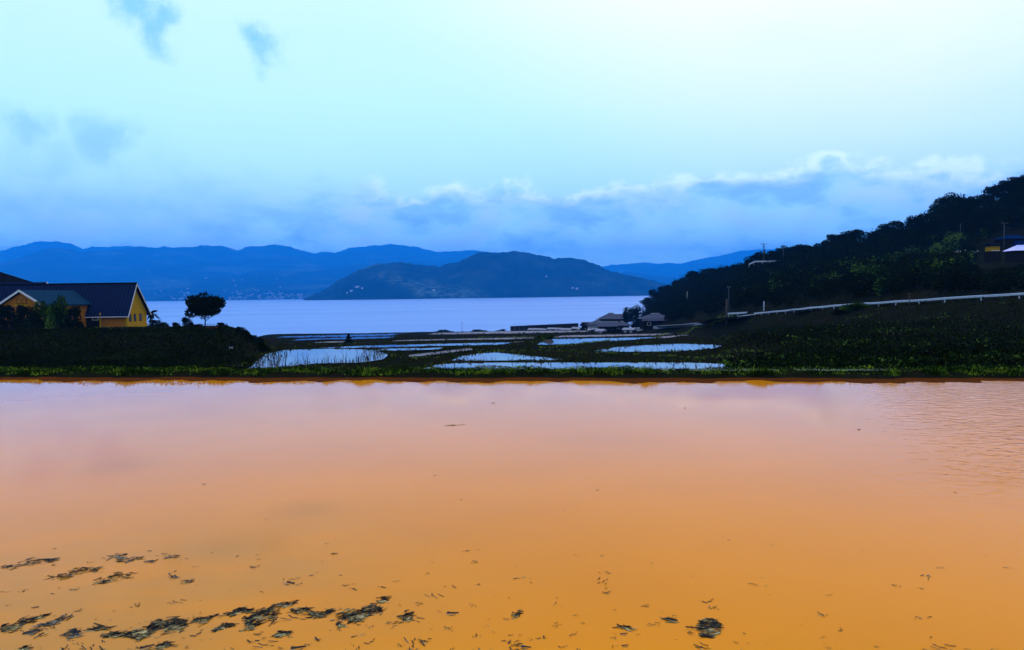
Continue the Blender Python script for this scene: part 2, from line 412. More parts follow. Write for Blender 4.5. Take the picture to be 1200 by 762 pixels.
# flooded fields: pixel outline read off the photograph, level, kind of water; every one lies flat at its own level
FIELDS = [
    ('A', -1.9, 'c', [(290, 433), (300, 424), (312, 415), (335, 410), (400, 408.5), (440, 410.5), (455, 416), (449, 421), (425, 425), (370, 426), (330, 430)]),
    ('A2', -1.9, 'c', [(267, 433), (269, 428.5), (284, 427.5), (284, 433)]),
    ('B', -4.0, 'c', [(372, 408), (430, 405), (560, 402), (600, 401.4), (588, 404), (500, 405.6), (430, 407.6)]),
    ('B2', -3.3, 'c', [(438, 411), (446, 408.8), (522, 407.4), (512, 409.6), (470, 411)]),
    ('C', -2.5, 's', [(479, 416.2), (552, 407.8), (554, 410.2), (480, 418.8)]),
    ('D', -2.4, 'c', [(528, 423), (540, 417.5), (560, 414.5), (582, 413.2), (610, 416), (640, 419), (668, 422.4)]),
    ('E', -1.35, 'c', [(490, 434), (512, 427.5), (540, 425.4), (600, 425), (700, 425), (800, 425), (846, 426.2), (864, 430), (850, 434), (700, 434), (600, 434)]),
    ('F', -4.5, 'c', [(626, 405.5), (640, 397.6), (700, 396.4), (772, 395.2), (740, 398.4), (690, 402.2), (658, 405.4)]),
    ('G', -3.0, 'c', [(694, 411.5), (722, 407), (772, 403.6), (800, 403), (840, 404.2), (876, 405.2), (852, 408.6), (792, 411.6), (745, 412.4), (712, 412.4)]),
    ('G2', -2.8, 's', [(846, 412.2), (872, 409.6), (884, 410.4), (884, 413)]),
    ('H', -10.6, 'c', [(322, 396), (332, 394.2), (460, 391), (478, 391), (462, 393.2), (400, 395)]),
    ('H2', -8.9, 'c', [(336, 400), (348, 397.4), (440, 394.6), (464, 394.4), (458, 396.6), (400, 398.6)]),
    ('I', -7.2, 's', [(362, 403.4), (372, 401), (406, 399.4), (400, 402.4)]),
    ('J', -11.2, 's', [(500, 392.2), (510, 390.2), (600, 388), (686, 387.4), (690, 389), (600, 391)]),
    ('K', -7.0, 's', [(440, 402), (470, 398.6), (600, 395.8), (628, 395.4), (622, 397.4), (560, 399), (480, 401.4)]),
    ('K2', -5.3, 's', [(588, 403.4), (600, 400.8), (616, 400.2), (612, 402.8)]),
    ('L', -6.6, 's', [(646, 395.6), (660, 393.2), (760, 391.4), (792, 391), (770, 393), (700, 394.6)]),
    ('N', -4.9, 's', [(760, 396.8), (774, 394.8), (800, 392.4), (808, 392.6), (780, 396.2)]),
]
def smooth_poly(P, it=2):
    for _ in range(it):
        Q = []
        for i in range(len(P)):
            a, b = P[i], P[(i + 1) % len(P)]
            Q += [a * .92 + b * .08, a * .08 + b * .92]
        P = Q
    return P
def poly_sd(px_, py_, P):
    """signed distance, negative inside"""
    n = len(P); d = np.full(px_.shape, 1e9); ins = np.zeros(px_.shape, bool)
    for i in range(n):
        x0, y0 = P[i]; x1, y1 = P[(i + 1) % n]
        ex, ey = x1 - x0, y1 - y0; L = ex * ex + ey * ey + 1e-12
        t = np.clip(((px_ - x0) * ex + (py_ - y0) * ey) / L, 0, 1)
        d = np.minimum(d, np.hypot(px_ - x0 - t * ex, py_ - y0 - t * ey))
        c = ((y0 > py_) != (y1 > py_)) & (px_ < ex * (py_ - y0) / (ey + 1e-12) + x0)
        ins ^= c
    return np.where(ins, -d, d)
field_polys = []
for (nm, z, kind, pix) in FIELDS:
    P = [np.array(at_z(a, b, z)[:2]) for a, b in pix]
    P = smooth_poly(P, 2 if nm not in ('C',) else 0)
    field_polys.append((nm, z, kind, P))
    A = np.array(P); lo, hi = A.min(0) - 9, A.max(0) + 9
    msk = (XX > lo[0]) & (XX < hi[0]) & (YY > lo[1]) & (YY < hi[1])
    sdv = poly_sd(XX[msk], YY[msk], P)
    w_ = .8 + .004 * A[:, 1].mean()                      # dike width
    rimz = z + .07 + .0004 * A[:, 1].mean()
    cur = ZG[msk]
    out = np.where(sdv < -.3, z - .35, np.where(sdv < .25, z - .35 + (sdv + .3) / .55 * (rimz - z + .35), 0))
    wgt = sm(sdv, w_ + 3.5, w_)                           # dike crown blends back into the slope
    blend = cur * (1 - wgt) + np.minimum(np.maximum(cur, rimz - .25), rimz) * wgt
    ZG[msk] = np.where(sdv < .25, out, blend)

LY0, LY1 = math.log(YS[0]), math.log(YS[-1])
def ground(x, y):
    x = np.asarray(x, float); y = np.asarray(y, float)
    a = np.clip((x / y - US[0]) / (US[-1] - US[0]) * (NU - 1), 0, NU - 1.001)
    b = np.clip((np.log(y) - LY0) / (LY1 - LY0) * (NY - 1), 0, NY - 1.001)
    i = a.astype(int); j = b.astype(int); fa = a - i; fb = b - j
    return (ZG[i, j] * (1 - fa) * (1 - fb) + ZG[i + 1, j] * fa * (1 - fb) + ZG[i, j + 1] * (1 - fa) * fb + ZG[i + 1, j + 1] * fa * fb)
def on_ground(px, Y):
    x = (px - 600) / 900 * Y; return Vector((x, Y, float(ground(x, Y))))
def grid_faces(n, m):
    i, j = np.meshgrid(np.arange(n - 1), np.arange(m - 1), indexing='ij'); a = (i * m + j).ravel()
    return np.stack([a, a + m, a + m + 1, a + 1], 1)
V = np.stack([XX, YY, ZG], -1).reshape(-1, 3)
tag(link('terrain', mesh_np('terrain', V, grid_faces(NU, NY), M['earth'], True)), kind='structure')

# land behind the photographer
g = MB(); g.hexa([(-400, -420, -1), (400, -420, -1), (400, 3.2, -1), (-400, 3.2, -1), (-400, -420, .5), (400, -420, .35), (400, 2.6, .35), (-400, 2.6, .35)])
tag(g.build('ground', M['earth']), kind='structure')

# sea
sea = MB(); sea.poly([(-28000, -2800, SEA), (28000, -2800, SEA), (28000, 26500, SEA), (-28000, 26500, SEA)])
tag(sea.build('sea', M['sea']), kind='structure')

# near flooded field
def bank_y(x): return 22.77 - .134 * x
pw = MB(); pw.poly([(-80, 2.9, 0), (80, 2.9, 0), (80, bank_y(80) + .5, 0), (-80, bank_y(-80) + .5, 0)])
tag(pw.build('paddy_water', M['muddy']), kind='structure')

for (nm, z, kind, P) in field_polys:
    m_ = MB(); m_.poly([(p[0], p[1], z) for p in P])
    o = m_.build('paddy_water', M['paddy_clear'] if kind == 'c' else M['paddy_silty']); tag(o, kind='structure')

# ------------------------------------------------------------------ far shores
def range_grid(pts, y_front, y_ridge, y_back, n, m, rough, seed, front_pow=1.0):
    P = np.array(pts, float); pxs = np.linspace(P[0, 0], P[-1, 0], n)
    sk = np.interp(pxs, P[:, 0], P[:, 1])
    sk = sk + np.convolve(np.random.default_rng(seed + 1).normal(0, 1.1, n + 4), np.ones(5) / 5, 'valid')
    r = np.random.default_rng(seed)
    ts = np.concatenate([np.linspace(0, 1, int(m * .72)), np.linspace(1, 2, m - int(m * .72) + 1)[1:]])
    Vv = np.zeros((n, m, 3))
    for i, px in enumerate(pxs):
        u = (px - 600) / 900
        yf = np.interp(px, *zip(*y_front)) if isinstance(y_front, list) else y_front
        H = max(sky_z(px, sk[i], y_ridge) - SEA, 2.0)
        Y = np.where(ts < 1, yf + (y_ridge - yf) * ts, y_ridge + (y_back - y_ridge) * (ts - 1))
        hh = np.where(ts < 1, np.sin(ts * PI / 2) ** front_pow, np.cos((ts - 1) * PI / 2))
        Vv[i, :, 0] = u * Y; Vv[i, :, 1] = Y; Vv[i, :, 2] = hh * H
    x, y = Vv[..., 0], Vv[..., 1]
    sc = 1.0 / (y_ridge - 6000 + 1500)
    nz = 0
    for k in range(7):
        a = r.uniform(-.5, .5); f = 2.2 * sc * 1.75 ** k * 2 * PI / 2
        nz = nz + (1 - 2 * np.abs(np.sin((x * math.cos(a) + y * math.sin(a) * .55) * f + r.uniform(0, 6) + 1.3 * np.sin(y * f * .4 + k)))) / 1.75 ** k
    env = np.sin(np.clip(ts, 0, 1) * PI)[None, :] * (1 - .85 * np.clip(ts, 0, 1))[None, :] * 1.5 + .010 * np.clip(ts, 0, 1)[None, :]
    Vv[..., 2] *= (1 + rough * nz * env)
    Vv[..., 2] += SEA - 3
    Vv[:, 0, 2] = SEA - 4
    return Vv
def add_range(name, Vv):
    n, m = Vv.shape[:2]
    return tag(link(name, mesh_np(name, Vv.reshape(-1, 3), grid_faces(n, m), M['hills'], True)), kind='structure')
left_pts = [(-420, 312), (-250, 300), (-120, 309), (-40, 303), (0, 298), (20, 293.5), (40, 289.5), (60, 288), (78, 287.6), (88, 291), (100, 296), (130, 292.5), (160, 290.5), (190, 291), (240, 291.5), (262, 293), (282, 298), (300, 294.6), (330, 297), (350, 299.6), (372, 300.2), (395, 299.6), (410, 295.2), (440, 291), (470, 291.2), (490, 293.5), (510, 297.6), (530, 296.6), (555, 294.6), (580, 297), (620, 305), (720, 322), (800, 340)]
VL = range_grid(left_pts, 9000, 22000, 25500, 620, 110, .15, 11, 1.2)
add_range('hills', VL)
mid_pts = [(345, 353), (356, 351), (372, 343), (385, 337), (400, 328), (420, 318), (445, 308.5), (470, 307), (490, 310), (515, 312), (540, 306), (560, 298.5), (590, 295.5), (605, 293.6), (620, 296.5), (650, 302), (680, 303.2), (700, 310), (715, 317), (735, 321), (760, 327), (780, 332), (830, 340), (900, 344)]
VM = range_grid(mid_pts, [(345, 6200), (360, 5750), (500, 5600), (900, 6100)], 6800, 8200, 560, 100, .13, 23, .8)
add_range('hills', VM)
far_pts = [(600, 322), (680, 317), (700, 314), (715, 312.5), (740, 310.5), (757, 308.4), (775, 310.6), (800, 309), (820, 305), (845, 300), (870, 295), (905, 292.5), (960, 289), (1100, 300), (1350, 310)]
add_range('hills', range_grid(far_pts, 15000, 23500, 25500, 260, 50, .10, 31))
far2 = [(690, 338), (720, 322), (735, 319), (760, 321), (790, 326), (830, 330), (880, 326), (960, 322), (1200, 330)]
add_range('hills', range_grid(far2, 12000, 15000, 17000, 200, 40, .12, 35))

hb = MB(); hb.box(-29000, 29000, -3000, 27500, -40, 1560)
haze = hb.build('haze', [])
hm = bpy.data.materials.new('haze_air'); hm.use_nodes = True
ht = NT(hm.node_tree); ht.n.clear()
pv = ht.new('ShaderNodeVolumePrincipled'); pv.inputs['Color'].default_value = (*HAZE_COLOR, 1); pv.inputs['Density'].default_value = HAZE_DENSITY
pv.inputs['Anisotropy'].default_value = 0.0
ho = ht.new('ShaderNodeOutputMaterial'); ht.l.new(pv.outputs[0], ho.inputs['Volume'])
haze.data.materials.append(hm); tag(haze, kind='stuff')

# town houses strung along the far shore: each its own object, two tones, one pixel or two across
def town_mesh(w_, d_, h_, nm):
    b = MB(); b.box(-w_ / 2, w_ / 2, -d_ / 2, d_ / 2, -4, h_)
    b.cur = 1; o_ = .8
    b.prism([(-d_ / 2 - o_, h_), (d_ / 2 + o_, h_), (0, h_ + d_ * .3)], -w_ / 2 - o_, w_ / 2 + o_)
    return b.mesh(nm, [M['white_paint'], M['town_roof']])
town = [town_mesh(a, b, c, 'far_house') for a, b, c in ((11, 9, 6), (15, 10, 7), (20, 12, 9), (30, 14, 8), (13, 9, 11))]
def vgrid_at(Vv, px, t):
    n, m = Vv.shape[:2]
    u = (px - 600) / 900; us = Vv[:, 0, 0] / Vv[:, 0, 1]
    i = int(np.clip(np.searchsorted(us, u), 0, n - 1)); j = t * (m * .72 - 1); a = int(j); f = j - a
    return Vv[i, a] * (1 - f) + Vv[i, a + 1] * f
for k in range(120):
    cl = rng.choice([0, 1, 2, 3], p=[.42, .28, .20, .10])
    px = {0: rng.uniform(300, 358), 1: rng.uniform(262, 305), 2: rng.normal(215, 12), 3: rng.uniform(150, 330)}[int(cl)]
    t = abs(rng.normal(0, .035)) + .012 if cl != 3 else rng.uniform(.05, .3)
    p = vgrid_at(VL, px, min(t, .6))
    o = link('far_house', town[k % 5]); o.location = (p[0] + rng.uniform(-20, 20), p[1], p[2] + 1); o.rotation_euler = (0, 0, rng.uniform(-.5, .5))
    tag(o, 'tiny pale house of the town at the foot of the blue mountains across the bay', 'house', 'houses of the far shore town')
for (px, t, k) in ((412, .14, 2), (419, .19, 3), (407, .12, 0), (425, .15, 1), (676, .08, 2), (671, .09, 1), (508, .10, 1), (640, .28, 0)):
    p = vgrid_at(VM, px, t)
    o = link('far_house', town[k]); o.location = (p[0], p[1], p[2] + 1.5); o.rotation_euler = (0, 0, rng.uniform(-.4, .4))
    tag(o, 'tiny white building on the slope of the dark headland across the water', 'house', 'buildings on the headland')

# ------------------------------------------------------------------ plants
def leaves(C, size, up=.3, r=None, aspect=.55):
    """one rhombic leaf clump face at every point of C"""
    r = r or rng; n = len(C)
    a = r.normal(size=(n, 3)); a[:, 2] += up; a /= np.linalg.norm(a, axis=1)[:, None]
    b = np.cross(a, r.normal(size=(n, 3))); b /= np.linalg.norm(b, axis=1)[:, None]
    s = (size * r.uniform(.6, 1.4, n))[:, None] if np.ndim(size) == 0 else (size * r.uniform(.6, 1.4, n))[:, None]
    bend = np.cross(a, b) * s * .18
    Vv = np.stack([C - a * s * .5, C + b * s * aspect * .5 + bend, C + a * s * .5, C - b * s * aspect * .5 + bend], 1).reshape(-1, 3)
    return Vv, np.arange(n * 4).reshape(-1, 4)
def blob_points(r, blobs, n):
    """points near the surface of a set of ellipsoids"""
    out = []; vol = np.array([b[3] * b[4] for b in blobs]); vol /= vol.sum()
    for b, q in zip(blobs, vol):
        k = max(3, int(n * q)); d = r.normal(size=(k, 3)); d /= np.linalg.norm(d, axis=1)[:, None]
        rad = r.uniform(.35, 1.05, k) ** .55
        out.append(np.array(b[:3]) + d * rad[:, None] * np.array([b[3], b[3], b[4]]))
    return np.concatenate(out)
def crown_blobs(r, H, W, base, nb, knobbly=.34):
    """lumpy crown: centre mass and smaller lobes around it"""
    h = (H - base) / 2; cz = base + h; L = [(0, 0, cz, W * .34, h * .78)]
    for k in range(nb):
        a = 2.4 * k + r.uniform(-.5, .5); e = r.uniform(-.55, .95); q = math.sqrt(max(0, 1 - e * e * .8))
        s = r.uniform(.7, 1.25)
        L.append((math.cos(a) * q * W * .34, math.sin(a) * q * W * .34, cz + e * h * .66, W * knobbly * .55 * s, h * knobbly * .85 * s))
    return L
def trunk_mesh(H, base, rad, r, limbs=5, W=3.0, lean=.05):
    b = MB(); base = max(base, .15); top = base + (H - base) * .55
    b.tube([(0, 0, -.6), (lean * .3, 0, base * .5), (lean, .02, base), (lean * 1.3, 0, top)], [rad * 1.25, rad, rad * .8, rad * .3], 8)
    for k in range(limbs):
        a = 2 * PI * k / limbs + r.uniform(-.4, .4); z0 = base + (top - base) * r.uniform(-.05, .7)
        b.tube([(lean, 0, z0), (math.cos(a) * W * .17, math.sin(a) * W * .17, z0 + W * .12), (math.cos(a) * W * .34, math.sin(a) * W * .34, z0 + W * .26)], [rad * .5, rad * .32, rad * .12], 5)
    return b.mesh('trunk', M['bark'], True)
class TreeKind:
    def __init__(s, seed, H, W, base, nb, n, leaf, mat, rad=.16, limbs=5, up=.3, knob=.34):
        r = np.random.default_rng(seed)
        V_, F_ = leaves(blob_points(r, crown_blobs(r, H, W, base, nb, knob), n), leaf, up, r)
        s.crown = mesh_np('crown', V_, F_, mat); s.trunk = trunk_mesh(H, base, rad, r, limbs, W)
        s.H = H
    def plant(s, name, loc, label, cat, group=None, scale=1.0, rz=0.0, sz=None):
        e = empty(name, loc, rz); e.scale = (scale, scale, sz or scale); tag(e, label, cat, group)
        link('trunk', s.trunk, e); link('crown', s.crown, e)
        return e
def joined(parts, name, mats, mi=None):
    Vs, Fs, k = [], [], 0
    ms = []
    for q, (v, f) in enumerate(parts):
        Vs.append(v); Fs.append(f + k); k += len(v)
        if mi is not None: ms.append(np.full(len(f), mi[q]))
    return mesh_np(name, np.concatenate(Vs), np.concatenate(Fs), mats, False, np.concatenate(ms) if mi is not None else None)

# ---- forest of the right-hand hill: the mass of it is one wood, the trees on its skyline stand singly
kinds = [TreeKind(100 + k, 7.2 + .5 * (k % 3), 6.5 + (k % 4) * .6, 1.6, 9 + k % 4, 1500, .50, M['leaf_dark'], .2) for k in range(6)]
lone = TreeKind(131, 7.5, 6.0, 2.4, 12, 1500, .5, M['leaf_dark'], .16, knob=.42)
px = 758.0; k = 0; dome = False
while px < 1215:
    Y = float(np.interp(px, PXR, KY)) + rng.uniform(-8, 8)
    top = sky_z(px, float(np.interp(px, SKP, SKY_Y)), Y)
    g_ = on_ground(px, Y); h = top - g_.z + rng.uniform(-1.4, .8)
    h = min(max(h, 4.2), 11.0)
    kd = kinds[k % 6] if not (1062 < px < 1084 or px > 1150) else lone
    lb = 'dark broadleaf tree standing along the skyline of the wooded hill'
    if px > 1188: lb = 'tall lacy tree on the hill skyline at the right picture edge' if px > 1200 else 'open crowned tree just left of the tall lacy tree on the hill skyline'
    elif 1098 < px < 1111 and not dome: lb, dome = 'broad domed tree where the hill skyline steps up', True
    elif 1062 < px < 1076: lb = 'small feathery tree on the hill skyline left of the step up'
    kd.plant('hill_tree', g_, lb, 'tree', 'trees along the hill skyline', h / kd.H * .98, rng.uniform(0, 6.28))
    px += rng.uniform(8, 13) * (1.25 if px > 1000 else .8); k += 1
parts, mi = [], []
r = np.random.default_rng(5)
for q in range(2400):
    px = r.uniform(748, 1330); ky = np.interp(px, PXR, KY); ry = np.interp(px, PXR, RY)
    Y = ry + 12 + (ky - ry - 8) * r.uniform(0, 1) ** .85
    clear = 1140 < px < 1225 and 128 < Y < 222
    road = 872 < px < 916 and 268 < Y < 292
    if clear or road: continue
    x = (px - 600) / 900 * Y; z = float(ground(x, Y))
    f = (Y - ry) / (ky - ry)
    H = r.uniform(3.2, 6.8) * (.55 + .5 * f); W = H * r.uniform(.8, 1.15)
    bright_green = f < .62 and px > 900 and r.uniform() < .22  # clumps of a lighter-leaved species
    if 1050 < px < 1128 and .45 < f < .8: bright_green = r.uniform() < .75; H *= .7
    L = [(x, Y, z + H * .5, W * .45, H * .5)]
    for j in range(4): a = r.uniform(0, 6.28); L.append((x + math.cos(a) * W * .3, Y + math.sin(a) * W * .3, z + H * r.uniform(.4, .8), W * .25, H * .24))
    if 1130 < px < 1225 and Y < 180: L = [(x, Y, z + .6, W * .45, .7)]
    parts.append(leaves(blob_points(r, L, 150), .55, .5, r)); mi.append(1 if bright_green else 0)
for q in range(520):
    px = r.uniform(765, 1330); Y = np.interp(px, PXR, KY) + r.uniform(-12, 22); x = (px - 600) / 900 * Y; z = float(ground(x, Y)); H = r.uniform(2.6, 4.2); W = H * 1.1
    L = [(x, Y, z + H * .45, W * .5, H * .55)] + [(x + r.normal(0, W * .25), Y + r.normal(0, W * .25), z + H * r.uniform(.5, .8), W * .25, H * .22) for j in range(3)]
    parts.append(leaves(blob_points(r, L, 170), .55, .5, r)); mi.append(0)
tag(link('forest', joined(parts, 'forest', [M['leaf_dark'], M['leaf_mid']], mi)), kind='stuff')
# lighter-leaved shrubs on the clearing
shrub_light = TreeKind(160, 3.2, 4.6, -1.2, 9, 1100, .42, M['leaf_light'], .08, 6, .6, .4)
shrub_mid = TreeKind(161, 2.6, 4.2, -1.6, 8, 2400, .34, M['leaf_mid'], .07, 6, .5, .4)
shrub_dark = TreeKind(162, 2.4, 3.4, -1.6, 8, 2600, .28, M['leaf_dark'], .07, 6, .4, .38)
for (px, py, Y, s, kd, lb) in ((1118, 284, 218, 1.3, shrub_light, 'yellow-green shrub beside the thin pole on the hillside clearing'),
                               (1098, 290, 214, 1.1, shrub_light, 'broad yellow-green shrub downhill of the shrub by the thin pole'),
                               (1072, 297, 208, 1.1, shrub_mid, 'lowest bright green shrub at the downhill end of the hillside clearing'),
                               (1152, 279, 225, .8, shrub_mid, 'small green shrub above the yellow shed on the hillside')):
    g_ = on_ground(px, Y); kd.plant('shrub', (g_.x, g_.y, sky_z(px, py, Y) - 2.6 * s if False else g_.z + .8), lb, 'shrub', 'bright shrubs on the hillside clearing', s, px)

# ---- undergrowth on the slopes that face the camera
def scatter_band(pxa, pxb, ya, yb, n, r, skip=None):
    px = r.uniform(pxa, pxb, n); Y = np.exp(r.uniform(math.log(ya), math.log(yb), n)); x = (px - 600) / 900 * Y
    return x, Y
r = np.random.default_rng(17); parts, mi = [], []
def in_field(x, y):
    ins = np.zeros(x.shape, bool)
    for (_, _, _, P) in field_polys:
        A = np.array(P); m_ = (x > A[:, 0].min() - 1) & (x < A[:, 0].max() + 1) & (y > A[:, 1].min() - 1) & (y < A[:, 1].max() + 1)
        if m_.any(): ins[m_] |= poly_sd(x[m_], y[m_], P) < .15
    return ins
# left embankment
x, Y = scatter_band(-120, 310, 28, 92, 40000, r); k_ = (~in_field(x, Y)) & (600 + 900 * x / Y < 300 - 40 * r.uniform(0, 1, len(x)) ** 2 + 8 * np.sin(Y)); x, Y = x[k_], Y[k_]
hh = r.uniform(0, 1, len(x)) ** 1.4 * (.12 + .25 * sm(Y, 50, 60) + 1.0 * sm(Y, 80, 64) * sm(Y, 54, 62)); C = np.stack([x, Y, ground(x, Y) + hh], 1)
parts.append(leaves(C, .24, .5, r)); mi.append(0)
# slope below the guardrail
x, Y = scatter_band(800, 1300, 28, 150, 42000, r)
ry_ = np.interp(600 + 900 * x / Y, PXR, RY); k_ = (~in_field(x, Y)) & (Y < ry_ - 2.0) & (600 + 900 * x / Y > 925 + 40 * np.sin(Y * .3) - 70 * r.uniform(0, 1, len(x))); x, Y = x[k_], Y[k_]
C = np.stack([x, Y, ground(x, Y) + r.uniform(0, 1, len(x)) ** 1.6 * .55], 1)
pat = (np.sin(x * .31 + 1) * np.sin(Y * .37 + .4 * x) + .5 * np.sin(x * .9) * np.sin(Y * 1.3) > .70)
parts.append(leaves(C[~pat], .22, .5, r)); mi.append(0)
parts.append(leaves(C[pat], .22, .8, r)); mi.append(1)
# lower hill foot beyond the road
x, Y = scatter_band(760, 1300, 70, 300, 9000, r)
ry_ = np.interp(600 + 900 * x / Y, PXR, RY); k_ = (Y > ry_ + 4.5) & (Y < ry_ + 30); x, Y = x[k_], Y[k_]
C = np.stack([x, Y, ground(x, Y) + r.uniform(0, 1, len(x)) * 1.2], 1); parts.append(leaves(C, .4, .5, r)); mi.append(0)
tag(link('undergrowth', joined(parts, 'undergrowth', [M['leaf_dark'], M['leaf_mid']], mi)), kind='stuff')

# ---- grass on the dikes and reeds in the water's edge
def blades(C, h, wdt, r, lean=.35):
    n = len(C); a = r.uniform(0, 6.28, n); d = np.stack([np.cos(a), np.sin(a), np.zeros(n)], 1)
    l = r.normal(0, lean, (n, 3)); l[:, 2] = 1; l /= np.linalg.norm(l, axis=1)[:, None]
    h = (h * r.uniform(.5, 1.5, n))[:, None]; w2 = wdt * .5
    w2 = (w2 * r.uniform(.7, 1.3, n))[:, None] if np.ndim(wdt) == 0 else (w2 * r.uniform(.7, 1.3, n))[:, None]
    bend = r.normal(0, .25, (n, 3)) * h; bend[:, 2] = -.1 * h[:, 0]
    m_ = C + l * h * .55
    Vv = np.stack([C - d * w2, C + d * w2, m_ + d * w2 * .8, m_ - d * w2 * .8, C + l * h + bend + d * w2 * .12, C + l * h + bend - d * w2 * .12], 1).reshape(-1, 3)
    k = np.arange(n) * 6
    return Vv, np.concatenate([np.stack([k, k + 1, k + 2, k + 3], 1), np.stack([k + 3, k + 2, k + 4, k + 5], 1)])
r = np.random.default_rng(29); parts, rparts = [], []
for (nm, z, kind, P) in field_polys:
    A = np.array(P); L = len(A); Ym = A[:, 1].mean()
    seg = np.linalg.norm(np.roll(A, -1, 0) - A, axis=1); per = seg.sum()
    n = int(min(2600, per * (16 if Ym < 90 else 7))); q = r.choice(L, n, p=seg / per); t = r.uniform(0, 1, n)[:, None]
    pt = A[q] * (1 - t) + np.roll(A, -1, 0)[q] * t + r.normal(0, .30 + .003 * Ym, (n, 2))
    clump = .45 + .55 * (np.sin(pt[:, 0] * 1.3) * np.sin(pt[:, 0] * .37 + 2) > -.1)
    if Ym < 300:
        zz = np.maximum(ground(pt[:, 0], pt[:, 1]), z - .05)
        parts.append(blades(np.stack([pt[:, 0], pt[:, 1], zz], 1), (.10 + .0009 * Ym) * clump, .04 + .0007 * Ym, r))
    if nm in ('A', 'A2', 'E', 'G', 'D', 'F'):
        # stalks standing in the shallow margin
        n = {'A': 420, 'A2': 40, 'E': 120, 'G': 160, 'D': 30, 'F': 60}[nm]
        lo, hi = A.min(0), A.max(0); c = r.uniform(lo, hi, (n * 14, 2)); s_ = poly_sd(c[:, 0], c[:, 1], P)
        nearside = sm(c[:, 1], hi[1], lo[1]) if nm in ('A', 'E') else np.ones(len(c)) * .5
        c = c[(s_ < -.1) & (s_ > -1.8) & (r.uniform(0, 1, len(c)) < nearside)][:n]
        hgt = .22 * np.exp(r.normal(0, .5, len(c))); 
        rparts.append(blades(np.stack([c[:, 0], c[:, 1], np.full(len(c), z - .05)], 1), hgt * (1.7 if nm in ('A', 'A2') else 1), .035, r, .12))
def hit(px, py):
    sx, sz = ray(px, py); Ys = np.geomspace(26, 500, 900)
    d = CAMZ + sz * Ys - ground(sx * Ys, Ys); k = np.argmax(d < .05)
    return np.array((sx * Ys[k], Ys[k])) if (d < .05).any() else None
LINES = [([(858, 370), (836, 380), (812, 385), (780, 391.5), (730, 398), (680, 404), (630, 408.5)], 1.0), ([(838, 375), (850, 371), (862, 370.5)], 1.0),
         ([(842, 413), (900, 415), (960, 416.5), (1020, 419), (1090, 422), (1150, 424), (1200, 426)], .7), ([(900, 391), (925, 395), (955, 399), (985, 398)], .35),
         ([(700, 414), (780, 417), (860, 418), (930, 420), (1000, 423)], .5), ([(1030, 413), (1075, 411), (1110, 416), (1160, 419)], .4),
         ([(98, 387.5), (130, 386), (168, 384)], .5), ([(112, 384), (150, 383)], .4), ([(860, 428.5), (930, 430), (1010, 431), (1100, 431)], .5),
         ([(560, 420), (600, 412), (640, 411), (700, 413)], .35), ([(440, 421), (480, 420), (520, 417)], .3), ([(480, 399), (560, 396.5), (640, 394)], .35)]
bright_green = []  # lit terrace edges: the brightness is put into lighter leaves
for pts, dens in LINES:
    G = [hit(*q) for q in pts]; G = [q for q in G if q is not None]
    for a_, b_ in zip(G[:-1], G[1:]):
        Lg = float(np.linalg.norm(b_ - a_)); ym = (a_[1] + b_[1]) / 2
        if Lg > 120: continue
        n = int(min(900, Lg * 9 * dens) + 12); t = r.uniform(0, 1, n)[:, None]
        q = a_ * (1 - t) + b_ * t + r.normal(0, .10 + .0012 * ym, (n, 2)); keep_ = np.sin(q[:, 0] * 1.7) * np.sin(q[:, 1] * .9) > r.uniform(-1.3, .6, n); q = q[keep_]
        if len(q) > 2: bright_green.append(leaves(np.stack([q[:, 0], q[:, 1], ground(q[:, 0], q[:, 1]) + r.uniform(.02, .12 + .001 * ym, len(q))], 1), .10 + .0016 * ym, .9, r))
tag(link('terrace_grass', joined(bright_green, 'terrace_grass', M['leaf_light'])), kind='stuff')
# general rough grass between the fields
x, Y = scatter_band(300, 860, 30, 150, 16000, r); k_ = ~in_field(x, Y); x, Y = x[k_], Y[k_]
parts.append(blades(np.stack([x, Y, ground(x, Y) - .02], 1), (.07 + .0008 * Y) * (.5 + (np.sin(x * .7) * np.sin(Y * .5) > 0)), .04 + .0006 * Y, r))
tag(link('dike_grass', joined(parts, 'dike_grass', M['dike_grass'])), kind='stuff')
tag(link('reeds', joined(rparts, 'reeds', M['reed'])), kind='stuff')

# ---- the near bank: mud edge (its dark red band also painted for the bank's reflection), weeds, a pale strip of path
nb = 1500; xs = np.linspace(-80, 80, nb)
prof = [(-1.25, -.06), (-.80, .006), (-.10, .028), (.03, .08), (.16, .115), (.45, .135), (1.3, .125), (1.9, .07), (3.2, -.7)]
rr = np.random.default_rng(41); Vb = np.zeros((nb, len(prof), 3))
wv = .05 * np.sin(xs * 1.1) + .04 * np.sin(xs * 2.9 + 1) + .03 * np.sin(xs * 6.3 + 2) + rr.normal(0, .012, nb)
wz = .02 * np.sin(xs * 1.7 + .5) + .015 * np.sin(xs * 4.1) + rr.normal(0, .006, nb)
for k, (t, z) in enumerate(prof):
    Vb[:, k, 0] = xs + t * .13; Vb[:, k, 1] = bank_y(xs) + t + wv * ((4.0, 4.0, 1.6)[k] if k < 3 else 1.0 if k < 5 else .5); Vb[:, k, 2] = z + wz * (1 if 2 < k < 8 else .25)
fm = np.tile(np.array([0, 0, 1, 1, 1, 1, 1, 1]), nb - 1)
tag(link('earth_bank', mesh_np('earth_bank', Vb.reshape(-1, 3), grid_faces(nb, len(prof)), [M['mud'], M['earth']], True, fm)), kind='structure')
pa = MB()
pxs_ = np.linspace(4.5, 11.5, 40)
